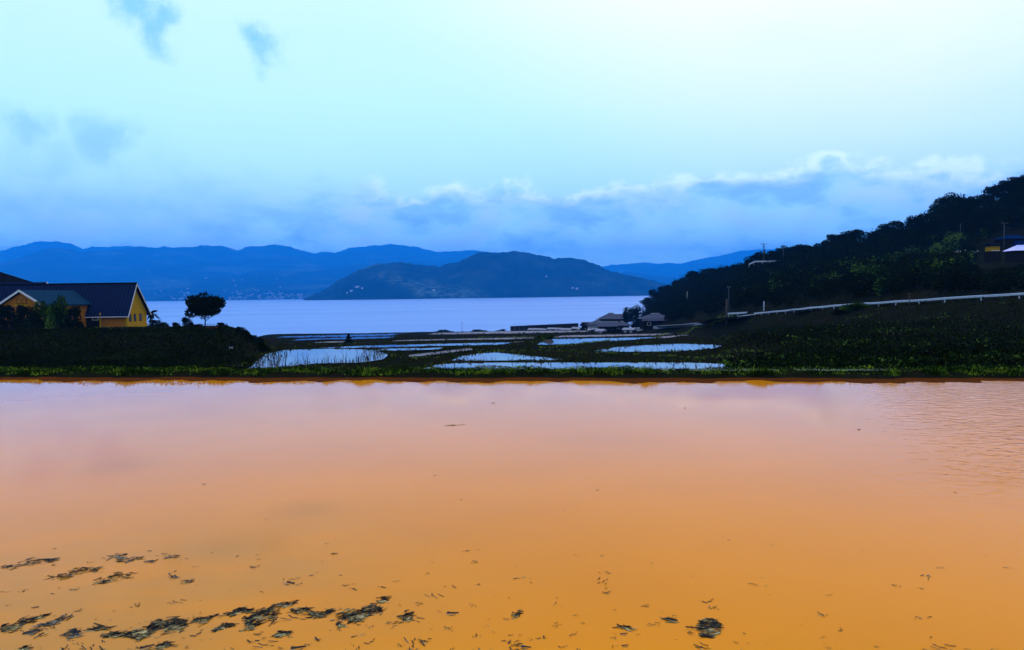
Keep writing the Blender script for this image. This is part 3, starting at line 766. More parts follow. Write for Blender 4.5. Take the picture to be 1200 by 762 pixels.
for a, b in zip(pxs_[:-1], pxs_[1:]):
    wa = .30 + .05 * math.sin(a * 3); wb_ = .30 + .05 * math.sin(b * 3)
    pa.poly([(a, bank_y(a) + 1.05 - wa, .150), (b, bank_y(b) + 1.05 - wb_, .150), (b, bank_y(b) + 1.05 + wb_, .145), (a, bank_y(a) + 1.05 + wa, .145)])
tag(pa.build('path', M['path']), kind='structure')
n = 34000
x = rr.uniform(-19, 17, n); t = rr.uniform(.08, 2.1, n) ** 1.0
keep = (np.sin(x * 2.3) * np.sin(x * .77 + 1) + rr.uniform(-.9, 1.2, n)) > -.25
pth = (x > 4.3) & (x < 11.7) & (t > .62) & (t < 1.45) & (rr.uniform(0, 1, n) < .45 + .4 * np.sin(x * 1.7))
keep &= ~pth; x, t = x[keep], t[keep]
zt = np.interp(t, [p[0] for p in prof], [p[1] for p in prof])
hb_ = (.055 + .05 * (np.sin(x * 1.9 + 2) * np.sin(x * .6) > .1) + .05 * (rr.uniform(0, 1, len(x)) > .93)) * np.where(t < .3, .8, 1) * np.where((t < .35) & (rr.uniform(0, 1, len(x)) > .93), 2.4, 1)
p1 = blades(np.stack([x, bank_y(x) + t, zt - .01], 1), hb_, .022, rr, .5)
n = 20000; x = rr.uniform(-19, 17, n); t = rr.uniform(.1, 1.9, n)
pth = (x > 4.3) & (x < 11.7) & (t > .55) & (t < 1.5) & (rr.uniform(0, 1, n) < .5 + .4 * np.sin(x * 1.7)); x, t = x[~pth], t[~pth]
cl = np.sin(x * 3.1 + .6) * np.sin(x * 1.27) + .6 * np.sin(x * .45 + t)
k_ = cl > rr.uniform(-.9, .7, len(x)); x, t, cl = x[k_], t[k_], cl[k_]
zt = np.interp(t, [p[0] for p in prof], [p[1] for p in prof]) + rr.uniform(.0, .075, len(x)) * (1 + np.clip(cl, 0, 1))
p2 = leaves(np.stack([x, bank_y(x) + t, zt], 1), .055, .4, rr)
n = 15000; x = rr.uniform(-19, 17, n); t = rr.uniform(.04, .55, n)
cl = np.sin(x * 2.7 + 1) * np.sin(x * 1.13) + .8 * np.sin(x * 6.1 + 2) * np.sin(x * .37)
k_ = cl > rr.uniform(-.5, 1.1, n); x, t, cl = x[k_], t[k_], cl[k_]
zt = np.interp(t, [p[0] for p in prof], [p[1] for p in prof])
p3 = blades(np.stack([x, bank_y(x) + t, zt - .01], 1), .07 + .15 * np.clip(cl, 0, 1.2) * rr.uniform(.3, 1, len(x)), .022, rr, .45)
tag(link('bank_grass', joined([p1, p2, p3], 'bank_grass', M['grass'])), kind='stuff')

# ---- tree and shrubs on the left rise
tk = TreeKind(201, 5.0, 4.6, .75, 17, 5200, .30, M['leaf_dark'], .085, 7, .2, .36)
g_ = on_ground(240, 95)
tk.plant('round_tree', g_, 'round dark crowned tree alone on the rise against the bay', 'tree', None, 1.0, .6)
def shrub(px, Y, h, wpx, lb, kd=None, zoff=0.0, group='shrubs on the left rise'):
    kd = kd or shrub_dark; g_ = on_ground(px, Y); wd = wpx / 900 * Y
    e = kd.plant('shrub', (g_.x, g_.y, g_.z + zoff), lb, 'shrub', group, wd / 3.2, px, h / kd.H)
shrub(207, 98, 1.0, 13, 'small rounded shrub furthest from the round tree on its left')
shrub(220, 97, 1.75, 17, 'taller loose shrub just left of the round tree')
shrub(229, 92, .75, 20, 'low shrub at the foot of the round tree')
shrub(259, 95, .9, 16, 'clipped low shrub just right of the round tree')
shrub(283, 90, 1.15, 18, 'dark shrub between the clipped shrub and the pond edge bush')
shrub(296, 84, 1.1, 22, 'dark bush at the end of the rise where it drops to the pond')
shrub(308, 74, 1.1, 18, 'low bush overhanging the far left corner of the reedy pond')
shrub(183, 140, 1.5, 24, 'long clipped shrub right of the yellow gable wall')
for (px, Y, h, wp, kd, lb) in ((8, 120, 4.4, 34, shrub_dark, 'dark hedge shrub at the left picture edge before the house'),
                               (32, 119, 4.3, 30, shrub_dark, 'dark hedge shrub under the gable shaded orange'),
                               (52, 121, 4.6, 26, shrub_mid, 'green topped hedge shrub right of the gable shaded orange'),
                               (68, 120, 5.4, 20, shrub_mid, 'tallest green shrub before the lit teal roof slope'),
                               (86, 121, 3.9, 24, shrub_dark, 'dark shrub hiding the porch end of the yellow house')):
    shrub(px, Y, h, wp, lb, kd, 0, 'hedge shrubs before the yellow house')
shrub(1003, 101, 1.0, 26, 'low shrub growing over the gap in the white guardrail', shrub_mid, 0, 'shrubs along the guardrail')
shrub(985, 103, .7, 18, 'small shrub just downhill of the shrub in the guardrail gap', shrub_dark, 0, 'shrubs along the guardrail')
# spiky palm behind the house
pr = empty('palm', on_ground(178, 156)); tag(pr, 'spiky small palm behind the right end of the yellow house', 'palm')
b = MB(); b.tube([(0, 0, -.5), (.05, 0, 1.4), (.0, 0, 2.6)], [.16, .13, .1], 8); b.build('trunk', M['bark'], pr, True)
rp = np.random.default_rng(77)
for k in range(22):
    a = 2.4 * k; el = rp.uniform(-.35, 1.2); Ln = rp.uniform(1.7, 2.5); b = MB(); pts = []
    for s_ in np.linspace(0, 1, 6):
        pts.append(Vector((math.cos(a) * math.cos(el) * Ln * s_, math.sin(a) * math.cos(el) * Ln * s_, 2.6 + math.sin(el) * Ln * s_ - .9 * s_ * s_)))
    sd_ = Vector((-math.sin(a), math.cos(a), 0))
    for i in range(5):
        w0, w1 = .24 * math.sin(PI * (.12 + .8 * i / 5)), .24 * math.sin(PI * (.12 + .8 * (i + 1) / 5)) * (0 if i == 4 else 1)
        b.poly([pts[i] - sd_ * w0 - Vector((0, 0, w0 * .5)), pts[i], pts[i + 1], pts[i + 1] - sd_ * w1 - Vector((0, 0, w1 * .5))])
        b.poly([pts[i], pts[i] + sd_ * w0 - Vector((0, 0, w0 * .5)), pts[i + 1] + sd_ * w1 - Vector((0, 0, w1 * .5)), pts[i + 1]])
    b.build('frond', M['leaf_dark'], pr)
# railing near the tree
rl = empty('railing', on_ground(250, 101)); tag(rl, 'thin dark railing on the rise behind the round tree', 'railing')
for k in range(9):
    b = MB(); b.tube([(-1.6 + .42 * k, 0, -.3), (-1.6 + .42 * k, 0, .75)], .022, 6); b.build('post', M['wood_dark'], rl)
b = MB(); b.tube([(-1.75, 0, .62), (1.9, 0, .62)], .02, 6); b.build('rail', M['wood_dark'], rl)

# ------------------------------------------------------------------ yellow house
H0 = on_ground(140, 143); HZ = -2.62
yx = ray(147, 366)[0] * 143.0                      # right gable wall plane
house = empty('yellow_house', (yx, 143, HZ)); tag(house, 'yellow walled house with long navy roof and a gabled wing shaded orange', 'house')
# local frame: gable wall at x=0, body runs to x=-26; front wall y=0.5, ridge y=3.6, back y=8.2
EZ, RZ_ = 2.75, 7.85
b = MB(); b.prism([(.5, -.6), (8.2, -.6), (8.2, EZ + .05), (3.6, RZ_ - .25), (.5, EZ + .05)], -26, -.30); b.build('wall', M['wall_orange_shade'], house)
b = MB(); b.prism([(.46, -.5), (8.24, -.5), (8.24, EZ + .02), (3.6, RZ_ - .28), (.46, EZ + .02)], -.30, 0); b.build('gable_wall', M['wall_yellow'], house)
def roof_slab(bm_, x0, x1, ya, za, yb, zb, th=.22):
    bm_.hexa([(x0, ya, za), (x1, ya, za), (x1, yb, zb), (x0, yb, zb), (x0, ya, za + th), (x1, ya, za + th), (x1, yb, zb + th), (x0, yb, zb + th)])
OV = .55
def roof_line(y): return EZ + .12 + (RZ_ - EZ) * (y - .5) / 3.1 if y <= 3.6 else RZ_ + .12 - (RZ_ - EZ) * (y - 3.6) / 4.6
rf = MB(); roof_slab(rf, -26.4, OV, -.1, roof_line(-.1), 3.6, roof_line(3.6)); roof = rf.build('roof', M['roof_navy'], house)
rf = MB(); roof_slab(rf, -26.4, OV, 8.9, roof_line(8.9), 3.603, roof_line(3.6)); rf.build('roof', M['roof_navy'], house)
# standing seams, each its own bar on the front slope
sb = MB(); sb.hexa([(-.045, -.1, roof_line(-.1) + .2), (.045, -.1, roof_line(-.1) + .2), (.045, 3.5, roof_line(3.5) + .2), (-.045, 3.5, roof_line(3.5) + .2),
                    (-.03, -.1, roof_line(-.1) + .36), (.03, -.1, roof_line(-.1) + .36), (.03, 3.5, roof_line(3.5) + .36), (-.03, 3.5, roof_line(3.5) + .36)])
seam = sb.mesh('roof_seam', M['seam'])
for k in range(38):
    o = link('roof_seam', seam, roof); o.location = (-.25 - .66 * k, 0, 0)
b = MB(); b.prism([(3.42, roof_line(3.6) + .1), (3.78, roof_line(3.6) + .1), (3.7, roof_line(3.6) + .40), (3.5, roof_line(3.6) + .40)], -26.4, OV + .02); b.build('ridge_cap', M['roof_dark'], house)
for (ya, yb) in ((-.14, 3.6), (8.94, 3.6)):
    b = MB(); za, zb = roof_line(ya), roof_line(yb)
    b.hexa([(OV, ya, za - .14), (OV + .07, ya, za - .14), (OV + .07, yb, zb - .14), (OV, yb, zb - .14), (OV, ya, za + .2), (OV + .07, ya, za + .2), (OV + .07, yb, zb + .2), (OV, yb, zb + .2)])
    b.build('bargeboard', M['trim_white'], house)
b = MB(); b.tube([(-26.3, -.17, roof_line(-.1) + .0), (OV, -.17, roof_line(-.1) + .0)], .085, 6); b.build('gutter', M['trim_white'], house)
for yy in (1.7, 3.5, 5.7):
    f = MB(); f.box(.0, .06, yy - .42, yy + .42, .95, 2.35); fo = f.build('window', M['wood_dark'], house)
    f = MB(); f.box(.061, .08, yy - .30, yy + .30, 1.05, 2.25); f.build('pane', M['glass_dark'], fo)
b = MB(); b.box(.0, .16, .46, 8.2, -.5, .45); b.build('plinth', M['wall_yellow'], house)
b = MB(); b.box(-9.5, -4.9, .30, .50, .0, 2.6); b.build('porch_shade', M['wood_dark'], house)  # dark panel painted as the shade inside the recessed porch
f = MB(); f.box(-6.4, -5.2, .24, .31, 1.3, 2.3); fo = f.build('window', M['trim_white'], house)
f = MB(); f.box(-6.25, -5.35, .225, .245, 1.42, 2.2); f.build('pane', M['glass_dark'], fo)
for xx in (-4.75, -9.5):
    b = MB(); b.box(xx - .12, xx + .12, -.02, .22, -.3, 2.68); b.build('porch_post', M['wall_yellow'], house)
# gabled wing toward the camera
wx = ray(25, 342)[0] * 130.0 - yx; wy = 130 - 143
WE, WR, HW = 4.25, 6.72, 3.9
b = MB(); b.prism([(wx - HW + .5, -.6), (wx + HW - .5, -.6), (wx + HW - .5, WE + .2), (wx, WR - .2), (wx - HW + .5, WE + .2)], wy, 4.0, 'y'); b.build('wing_wall', M['wall_orange_shade'], house)
for sgn, mt in ((1, 'roof_lit'), (-1, 'roof_navy')):
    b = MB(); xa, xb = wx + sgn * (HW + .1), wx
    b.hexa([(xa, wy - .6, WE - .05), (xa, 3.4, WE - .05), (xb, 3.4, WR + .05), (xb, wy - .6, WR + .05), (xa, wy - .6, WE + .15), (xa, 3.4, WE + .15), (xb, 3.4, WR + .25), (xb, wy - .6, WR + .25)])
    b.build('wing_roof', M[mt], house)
    b = MB(); b.hexa([(xa, wy - .68, WE - .18), (xa, wy - .605, WE - .18), (xb, wy - .605, WR - .08), (xb, wy - .68, WR - .08), (xa, wy - .68, WE + .2), (xa, wy - .605, WE + .2), (xb, wy - .605, WR + .3), (xb, wy - .68, WR + .3)])
    b.build('bargeboard', M['trim_white'], house)
f = MB(); f.box(wx - .85, wx + .85, wy - .06, wy, 4.55, 5.5); fo = f.build('window', M['wood_dark'], house)
for xx in (-.45, .45):
    f = MB(); f.box(wx + xx - .30, wx + xx + .30, wy - .075, wy - .061, 4.68, 5.4); f.build('pane', M['wall_orange_shade'], fo)
f = MB(); f.box(wx - .04, wx + .04, wy - .11, wy - .076, 4.5, 5.9); f.build('mullion', M['wall_yellow'], fo)
f = MB(); f.box(wx - 1.15, wx + 1.15, wy - .5, wy - .002, 4.28, 4.50); f.build('window_box', M['wall_yellow'], house)

# second block behind, and a dark hipped roof at the left edge
bx = ray(50, 331)[0] * 155.0
ho_ = empty('back_house', (bx, 152, -3.0)); tag(ho_, 'navy roofed block behind the gabled wing shaded orange, white edged roof end', 'house')
rz2 = sky_z(50, 331, 155) + 3.0
b = MB(); b.prism([(.0, -.5), (7, -.5), (7, 4.6), (3.5, rz2 - .3), (0, 4.6)], -30, 0); b.build('wall', M['wall_orange_shade'], ho_)
def slab2(par, y0, z0, y1, z1, x0, x1, mt, nm='roof'):
    q = MB(); roof_slab(q, x0, x1, y0, z0, y1, z1, .2); return q.build(nm, M[mt], par)
slab2(ho_, -.8, 4.2, 3.5, rz2 - .15, -30, .6, 'roof_navy'); slab2(ho_, 7.8, 4.2, 3.503, rz2 - .15, -30, .6, 'roof_navy')
for ya in (-.8, 7.8):
    b = MB(); b.hexa([(.6, ya, 4.1), (.68, ya, 4.1), (.68, 3.5, rz2 - .25), (.6, 3.5, rz2 - .25), (.6, ya, 4.42), (.68, ya, 4.42), (.68, 3.5, rz2 + .08), (.6, 3.5, rz2 + .08)]); b.build('bargeboard', M['trim_white'], ho_)
f = MB(); f.box(.0, .06, 2.8, 4.2, 4.8, 6.2); f.build('window', M['wood_dark'], ho_)
hx = ray(20, 331)[0] * 168.0
h2 = empty('hipped_house', (hx, 164, -3.4)); tag(h2, 'black hipped roof house rising behind the navy roofs at the left edge', 'house')
zt_, ze_ = sky_z(-14, 313, 168) + 3.4, sky_z(22, 331, 168) + 3.2
b = MB(); b.box(-20, -.3, -3, 9, -.5, ze_ - .02); b.build('wall', M['wood_dark'], h2)
b = MB()
A_ = [(.8, -4, ze_), (.8, 10, ze_), (-21, 10, ze_), (-21, -4, ze_)]; T_ = [(-6.4, 3, zt_), (-15, 3, zt_)]
b.poly([A_[0], A_[1], T_[0]]); b.poly([A_[1], A_[2], T_[1], T_[0]]); b.poly([A_[2], A_[3], T_[1]]); b.poly([A_[3], A_[0], T_[0], T_[1]]); b.poly(A_[::-1])
b.build('roof', M['roof_dark'], h2)
b = MB(); b.tube([(-6.4, 3, zt_ + .05), (-15, 3, zt_ + .05)], .22, 6); b.build('ridge_cap', M['roof_dark'], h2)
# low rusty roof edge and a white board below the tree
b = MB(); gq = on_ground(247, 86); b.hexa([(gq.x - .62, 86, gq.z + .05), (gq.x + .62, 86, gq.z + .05), (gq.x + .55, 86.5, gq.z + .2), (gq.x - .55, 86.5, gq.z + .2), (gq.x - .6, 86, gq.z + .12), (gq.x + .6, 86, gq.z + .12), (gq.x + .5, 86.5, gq.z + .28), (gq.x - .5, 86.5, gq.z + .28)])
tag(b.build('rusty_sheet', M['rust']), 'rust red metal sheet lying on the slope below the round tree', 'metal sheet')
gq = on_ground(270, 62); sg = empty('white_sign', gq); tag(sg, 'small blank white board on a stake at the pond end of the dark slope', 'sign')
b = MB(); b.tube([(0, 0, -.3), (0, 0, .55)], .025, 6); b.build('stake', M['post_wood'], sg)
b = MB(); b.box(-.16, .16, -.045, -.026, .36, .50); b.build('board', M['plaster_pale'], sg)
# cone-shaped straw stack on a dike
gq = on_ground(408, 150); cn = empty('cone_bush', gq); tag(cn, 'cone shaped dark bush on the dike beyond the reedy pond', 'bush')
b = MB(); b.tube([(0, 0, -.3), (0, 0, 1.5)], [.07, .03], 6); b.build('trunk', M['bark'], cn)
rc = np.random.default_rng(3); n = 900; zz = rc.uniform(0, 1, n) ** 1.5; ra = (1 - zz) ** .9 * .95 * rc.uniform(.3, 1.05, n); aa = rc.uniform(0, 6.28, n)
V_, F_ = leaves(np.stack([ra * np.cos(aa), ra * np.sin(aa), zz * 1.9], 1), .2, .3, rc); link('crown', mesh_np('crown', V_, F_, M['leaf_dark']), cn)

# ------------------------------------------------------------------ road, guardrails, poles
cpx = np.array([676, 690, 715, 740, 760, 780, 800, 815, 830, 840, 850, 865, 880, 890, 900, 925, 950, 975, 1000, 1050, 1100, 1150, 1200, 1300, 1500.])
RYi = np.interp(cpx, PXR, RY)
rc_ = [Vector(((p - 600) / 900 * y, y, 0)) for p, y in zip(cpx, RYi)]
rd = MB()
L1, L2 = [], []
zs_ = np.array([max(float(ground(p.x, p.y)), float(ground(p.x, p.y + 1.5))) for p in rc_])
for _ in range(2): zs_ = np.convolve(np.pad(zs_, 1, 'edge'), [.25, .5, .25], 'valid')
for i, p in enumerate(rc_):
    d = (rc_[min(i + 1, len(rc_) - 1)] - rc_[max(i - 1, 0)]).normalized(); nrm = Vector((-d.y, d.x, 0))
    if nrm.y < 0: nrm = -nrm
    z = float(zs_[i]) + .14 + .55 * float(sm(p.y, 195, 225))
    L1.append((p.x + nrm.x * .2, p.y + nrm.y * .2, z)); L2.append((p.x + nrm.x * 3.2, p.y + nrm.y * 3.2, z + .04))
for i in range(len(L1) - 1): rd.poly([L1[i], L1[i + 1], L2[i + 1], L2[i]])
rdo = rd.build('road', M['concrete']); tag(rdo, kind='structure')
lw = empty('low_wall', (0, 0, 0)); tag(lw, 'low pale concrete wall along the lower road toward the shore houses', 'wall')
sel = [i for i, p in enumerate(cpx) if 688 <= p <= 832]
for i in sel[:-1]:
    a, b_ = Vector(L1[i]), Vector(L1[i + 1]); dn = Vector((0, -.35, 0)); up = Vector((0, 0, .34)); lo_ = Vector((0, 0, -1.2)); gap = (b_ - a) * .01
    q = MB(); q.hexa([a + dn + lo_, b_ + dn + lo_ - gap, b_ + lo_ - gap, a + lo_, a + dn + up, b_ + dn + up - gap, b_ + up - gap, a + up]); q.build('wall_section', M['plaster_pale'], lw)
def guardrail(pts, label, hgt=.72, beam=.30, step=4.0, group='white guardrails along the hillside road'):
    """pts: ground points along the line"""
    P = [Vector(p) for p in pts]; e = empty('guardrail', P[0]); tag(e, label, 'guardrail', group)
    prof = [(-.02, -beam / 2), (.04, -beam / 4), (-.01, 0), (.04, beam / 4), (-.02, beam / 2), (-.06, beam / 2), (-.06, -beam / 2)]
    V_, F_ = [], []
    for i, p in enumerate(P):
        d = (P[min(i + 1, len(P) - 1)] - P[max(i - 1, 0)]); d.z = 0; d.normalize(); nr = Vector((d.y, -d.x, 0))
        for (u, z) in prof: V_.append(p - P[0] + nr * u + Vector((0, 0, hgt - beam / 2 + z)))
    n_ = len(prof)
    for i in range(len(P) - 1):
        for j in range(n_): F_.append([i * n_ + j, i * n_ + (j + 1) % n_, (i + 1) * n_ + (j + 1) % n_, (i + 1) * n_ + j])
    link('beam', mesh_np('beam', np.array(V_), np.array(F_), M['rail_white']), e)
    pm = MB(); pm.tube([(0, 0, -.5), (0, 0, hgt + .03)], .065, 7); pm = pm.mesh('post', M['rail_white'])
    acc = 0.0
    for i in range(len(P) - 1):
        seg = (P[i + 1] - P[i]).length
        while acc < seg:
            q = P[i].lerp(P[i + 1], acc / seg) - P[0]; d = (P[i + 1] - P[i]).normalized()
            o = link('post', pm, e); o.location = q + Vector((-d.y, d.x, 0)) * .12; acc += step
        acc -= seg
def rail_pts(pa_, pb_, off=0.0, n=40):
    out = []
    for p in np.linspace(pa_, pb_, n):
        y = float(np.interp(p, PXR, RY)) + off; x = (p - 600) / 900 * y; out.append((x, y, max(float(ground(x, y)), float(ground(x, y + 1.0))) + .1))
    return out
guardrail(rail_pts(1009, 1260), 'long white guardrail curving up along the hillside road to the right edge', .50, .27)
guardrail(rail_pts(884, 1000), 'white guardrail continuing downhill from the gap in the long rail', .50, .28)
def straight(pa_, pb_, Ya, Yb, za, zb, n=8):
    A = at_depth(pa_[0], pa_[1], Ya); B = at_depth(pb_[0], pb_[1], Yb)
    return [A.lerp(B, t) - Vector((0, 0, .8)) for t in np.linspace(0, 1, n)]
guardrail(straight((853, 366.8), (894, 364.6), 172, 158, 0, 0), 'short pale guardrail reaching between the brown post and the slim pale post', .8, .36)
guardrail(straight((864, 370.8), (893, 366.6), 164, 150, 0, 0), 'short pale guardrail just below the one between the two posts', .8, .36)
guardrail(straight((878, 309), (884, 306.2), 276, 279, 0, 0, 3) + straight((886, 305.8), (915, 305.2), 279, 285, 0, 0, 5), 'pale guardrail of the upper road at the foot of the tall utility pole', .8, .50)

def pole(px, py0, py1, Y, rad, label, arms=(), mat='post_grey', cat='utility pole', name='utility_pole', extra=None):
    B = at_depth(px, py0, Y); T = at_depth(px, py1, Y); h = T.z - B.z
    gz = float(ground(B.x, B.y)); e = empty(name, (B.x, B.y, min(B.z, gz + .5))); dz_ = B.z - min(B.z, gz + .5)
    tag(e, label, cat)
    b = MB(); b.tube([(0, 0, -1.0), (0, 0, h + dz_)], [rad, rad * .75], 8); b.build('pole', M[mat], e, True)
    for (f, w_, kk) in arms:
        z = h * f + dz_; b = MB(); b.box(-w_, w_, -rad - .11, -rad - .003, z - .07, z + .07); ar = b.build('crossarm', M[mat], e)
        for q in np.linspace(-w_ * .85, w_ * .85, kk):
            b = MB(); b.tube([(q, -rad - .05, z + .075), (q, -rad - .05, z + .30)], [.07, .05], 6); b.build('insulator', M['plaster_pale'], ar)
    if extra: extra(e, h + dz_)
    return e
pole(895, 305, 285.5, 282, .17, 'tall utility pole with crossarm beside the upper road', ((.97, 1.2, 4), (.80, .55, 2)),
     extra=lambda e, h: (lambda b: (b.tube([(.35, -.1, h * .66), (.35, -.1, h * .80)], .26, 8), b.build('transformer', M['post_grey'], e)))(MB()))
pole(918, 300, 287.5, 296, .14, 'slimmer utility pole right of the tall one on the hill skyline', ((.96, .9, 3),))
pole(851.5, 369, 350.5, 168, .30, 'thick brown wooden post at the end of the pale guardrail', (), 'post_wood', 'post', 'wooden_post')
pole(854, 352, 336.5, 190, .13, 'faint pole with short crossarm above the brown post', ((.97, .35, 2),), 'post_grey')
pole(872.5, 364, 337.5, 200, .13, 'faint pole with crossarm and switch boxes left of the slim pale post', ((.97, .5, 2), (.58, .5, 2)), 'post_grey')
pole(895.2, 367, 353.2, 152, .13, 'slim pale post where the two short guardrails end', (), 'rail_white', 'post', 'pale_post')
pole(884, 365, 351.5, 170, .10, 'thin dark post between the brown post and the pale post', (), 'post_wood', 'post', 'dark_post')
pole(1065.5, 357.5, 343, 92, .06, 'thin dark marker post behind the long guardrail', (), 'post_wood', 'post', 'marker_post')
pole(1125.5, 281, 262, 222, .12, 'thin pole rising from the yellow-green shrubs on the hill', (), 'post_grey')
pole(1176.6, 281, 261.5, 212, .17, 'pole with a short bracket at the blue roof on the hill', ((.99, .9, 1),), 'post_grey')
pole(805.3, 352, 341.5, 300, .20, 'pale bare post on the dark foot of the hill', (), 'concrete', 'post', 'pale_post')
pole(541.5, 386, 377, 480, .10, 'tiny mast with crossarm at the edge of the bay', ((.9, .5, 1),), 'wood_dark', 'mast', 'mast')

# ------------------------------------------------------------------ houses by the shore and on the hill
def shore_house(px, Y, wd, dp, fl, rise, label, wall='plaster_grey', roof='tile_grey', rz=None, hip=None, skirt=False, sink=0.0, group='houses by the shore'):
    rz = ((px * 37) % 10 - 5) * .09 if rz is None else rz; hip = px not in (725, 712, 690) if hip is None else hip
    g_ = on_ground(px, Y); e = empty('shore_house', (g_.x, g_.y, g_.z - sink), rz); tag(e, label, 'house', group)
    h = 2.7 * fl + .3
    b = MB(); b.box(-wd / 2, wd / 2, -dp / 2, dp / 2, -.8, h); b.build('wall', M[wall], e)
    def hiproof(z, w_, d_, ri, ov, nm='roof'):
        W2, D2 = w_ / 2 + ov, d_ / 2 + ov; rl_ = max(W2 - (D2 if hip else -.01), .4)
        q = MB(); A = [(-W2, -D2, z), (W2, -D2, z), (W2, D2, z), (-W2, D2, z)]; A2 = [(x_, y_, z + .16) for x_, y_, _ in A]; T = [(-rl_, 0, z + ri), (rl_, 0, z + ri)]
        for i in range(4): q.poly([A[i], A[(i + 1) % 4], A2[(i + 1) % 4], A2[i]])
        q.poly([A2[0], A2[1], T[1], T[0]]); q.poly([A2[1], A2[2], T[1]]); q.poly([A2[2], A2[3], T[0], T[1]]); q.poly([A2[3], A2[0], T[0]]); q.poly(A[::-1])
        ro = q.build(nm, M[roof], e)
        c = MB(); c.tube([(-rl_ - .1, 0, z + ri + .08), (rl_ + .1, 0, z + ri + .08)], .2, 6); c.build('ridge_cap', M['plaster_pale'], ro)  # pale cap imitates the bright highlight along the roof
        return ro
    hiproof(h, wd, dp, rise, .8)
    if skirt:
        q = MB(); z = 2.75
        q.hexa([(-wd / 2 - 1.6, -dp / 2 - 1.6, z - .35), (wd / 2 + 1.6, -dp / 2 - 1.6, z - .35), (wd / 2 + .0, -dp / 2 - .003, z + .45), (-wd / 2, -dp / 2 - .003, z + .45),
                (-wd / 2 - 1.6, -dp / 2 - 1.6, z - .2), (wd / 2 + 1.6, -dp / 2 - 1.6, z - .2), (wd / 2, -dp / 2 - .003, z + .62), (-wd / 2, -dp / 2 - .003, z + .62)])
        q.build('porch_roof', M[roof], e)
    nw = max(2, int(wd / 3.2))
    for f in range(fl):
        for k in range(nw):
            xx = -wd / 2 + wd * (k + .5) / nw
            q = MB(); q.box(xx - .75, xx + .75, -dp / 2 - .06, -dp / 2, f * 2.7 + .7, f * 2.7 + 2.0); fo = q.build('window', M['trim_white' if (k + f) % 3 == 0 else 'wood_dark'], e)
            q = MB(); q.box(xx - .62, xx + .62, -dp / 2 - .075, -dp / 2 - .061, f * 2.7 + .82, f * 2.7 + 1.88); q.build('pane', M['glass_dark'], fo)
    return e
shore_house(716, 338, 9.5, 7.5, 2, 2.5, 'tallest two storey house of the shore cluster with pale ridge highlight', skirt=True, sink=.3)
shore_house(725, 352, 7.5, 6, 2, 2.0, 'house with pale ridge highlight partly behind the tallest shore house', sink=-.2)
shore_house(700, 326, 6.5, 6, 1, 2.0, 'low house left of the tallest shore house', wall='plaster_pale', sink=.0)
shore_house(712, 312, 7, 5, 1, 1.7, 'low dark house in front of the tallest shore house', wall='wood_dark', sink=.3)
shore_house(729, 316, 6, 5, 1, 1.6, 'small house at the foot of the dark tree by the shore', sink=.3)
shore_house(690, 345, 5, 5, 1, 1.4, 'small shed like house at the seaward end of the shore cluster', wall='wood_dark', roof='roof_dark')
shore_house(768, 286, 10, 7, 1, 1.9, 'single storey house with wide tiered roof below the wooded hill', wall='wood_dark', skirt=True, sink=.2)
t2 = TreeKind(220, 11.5, 8.5, 1.2, 16, 3200, .55, M['leaf_dark'], .25, 6, .3, .42)
t2.plant('shore_tree', on_ground(742, 340), 'ragged dark tree between the shore houses and the hill', 'tree', None, 1.0, 1.0)
t3 = TreeKind(221, 12.5, 3.0, 2.0, 10, 700, .55, M['leaf_dark'], .16, 5, .3, .42)
t3.plant('shore_tree', on_ground(734, 338), 'slender tall tree leaning up beside the ragged tree by the shore', 'tree', None, .96, 2.0)
shrub(752, 350, 4.5, 24, 'rounded tree like bush at the seaward foot of the hill', shrub_dark, 0, 'bushes by the shore')
for (px, Y, h, wp, lb) in ((683, 340, 2.0, 12, 'bush beside the seaward shed'), (673, 352, 1.6, 12, 'bush on the sea wall left of the seaward shed'), (706, 305, 1.5, 12, 'bush before the low shore houses'), (694, 306, 2.2, 14, 'bush at the front left corner of the shore cluster'), (722, 300, 1.8, 16, 'dark bush hiding the front of the tallest shore house'), (733, 312, 3.0, 16, 'tall bush at the foot of the ragged dark tree by the shore'), (712, 324, 3.4, 10, 'bush between the roofs of the low shore houses'),
                           (560, 470, 1.8, 20, 'low bush at the edge of the bay right of the mast'), (520, 480, 1.6, 22, 'low bush at the edge of the bay left of the mast'), (588, 465, 1.9, 12, 'bush at the free end of the sea wall'),
                           (640, 120, 1.2, 16, 'green bush at the corner of the blue paddy')):
    shrub(px, Y, h, wp, lb, shrub_mid if Y == 120 else shrub_dark, 0, 'bushes by the shore')
# sea wall with a line of small sheds
A, B = on_ground(598, 455), on_ground(678, 384)
sw = empty('sea_wall', (0, 0, 0)); tag(sw, 'long low dark sea wall running from the bay to the shore houses', 'wall')
b = MB(); n_ = 14
pr_ = [A.lerp(B, t) for t in np.linspace(0, 1, n_)]
za_, zb_ = sky_z(597, 382.5, 455), sky_z(676, 379, 384)
for i in range(n_ - 1):
    p, q = pr_[i], pr_[i + 1]; z0 = za_ + (zb_ - za_) * i / (n_ - 1); z1 = za_ + (zb_ - za_) * (i + 1) / (n_ - 1); gz = min(p.z, q.z) - 1
    c = MB(); c.hexa([(p.x, p.y, gz), (q.x - .05, q.y, gz), (q.x - .05, q.y + 2, gz), (p.x, p.y + 2, gz), (p.x, p.y, z0), (q.x - .05, q.y, z1), (q.x - .05, q.y + 2, z1), (p.x, p.y + 2, z0)])
    c.build('wall_panel', M['wood_dark'], sw)
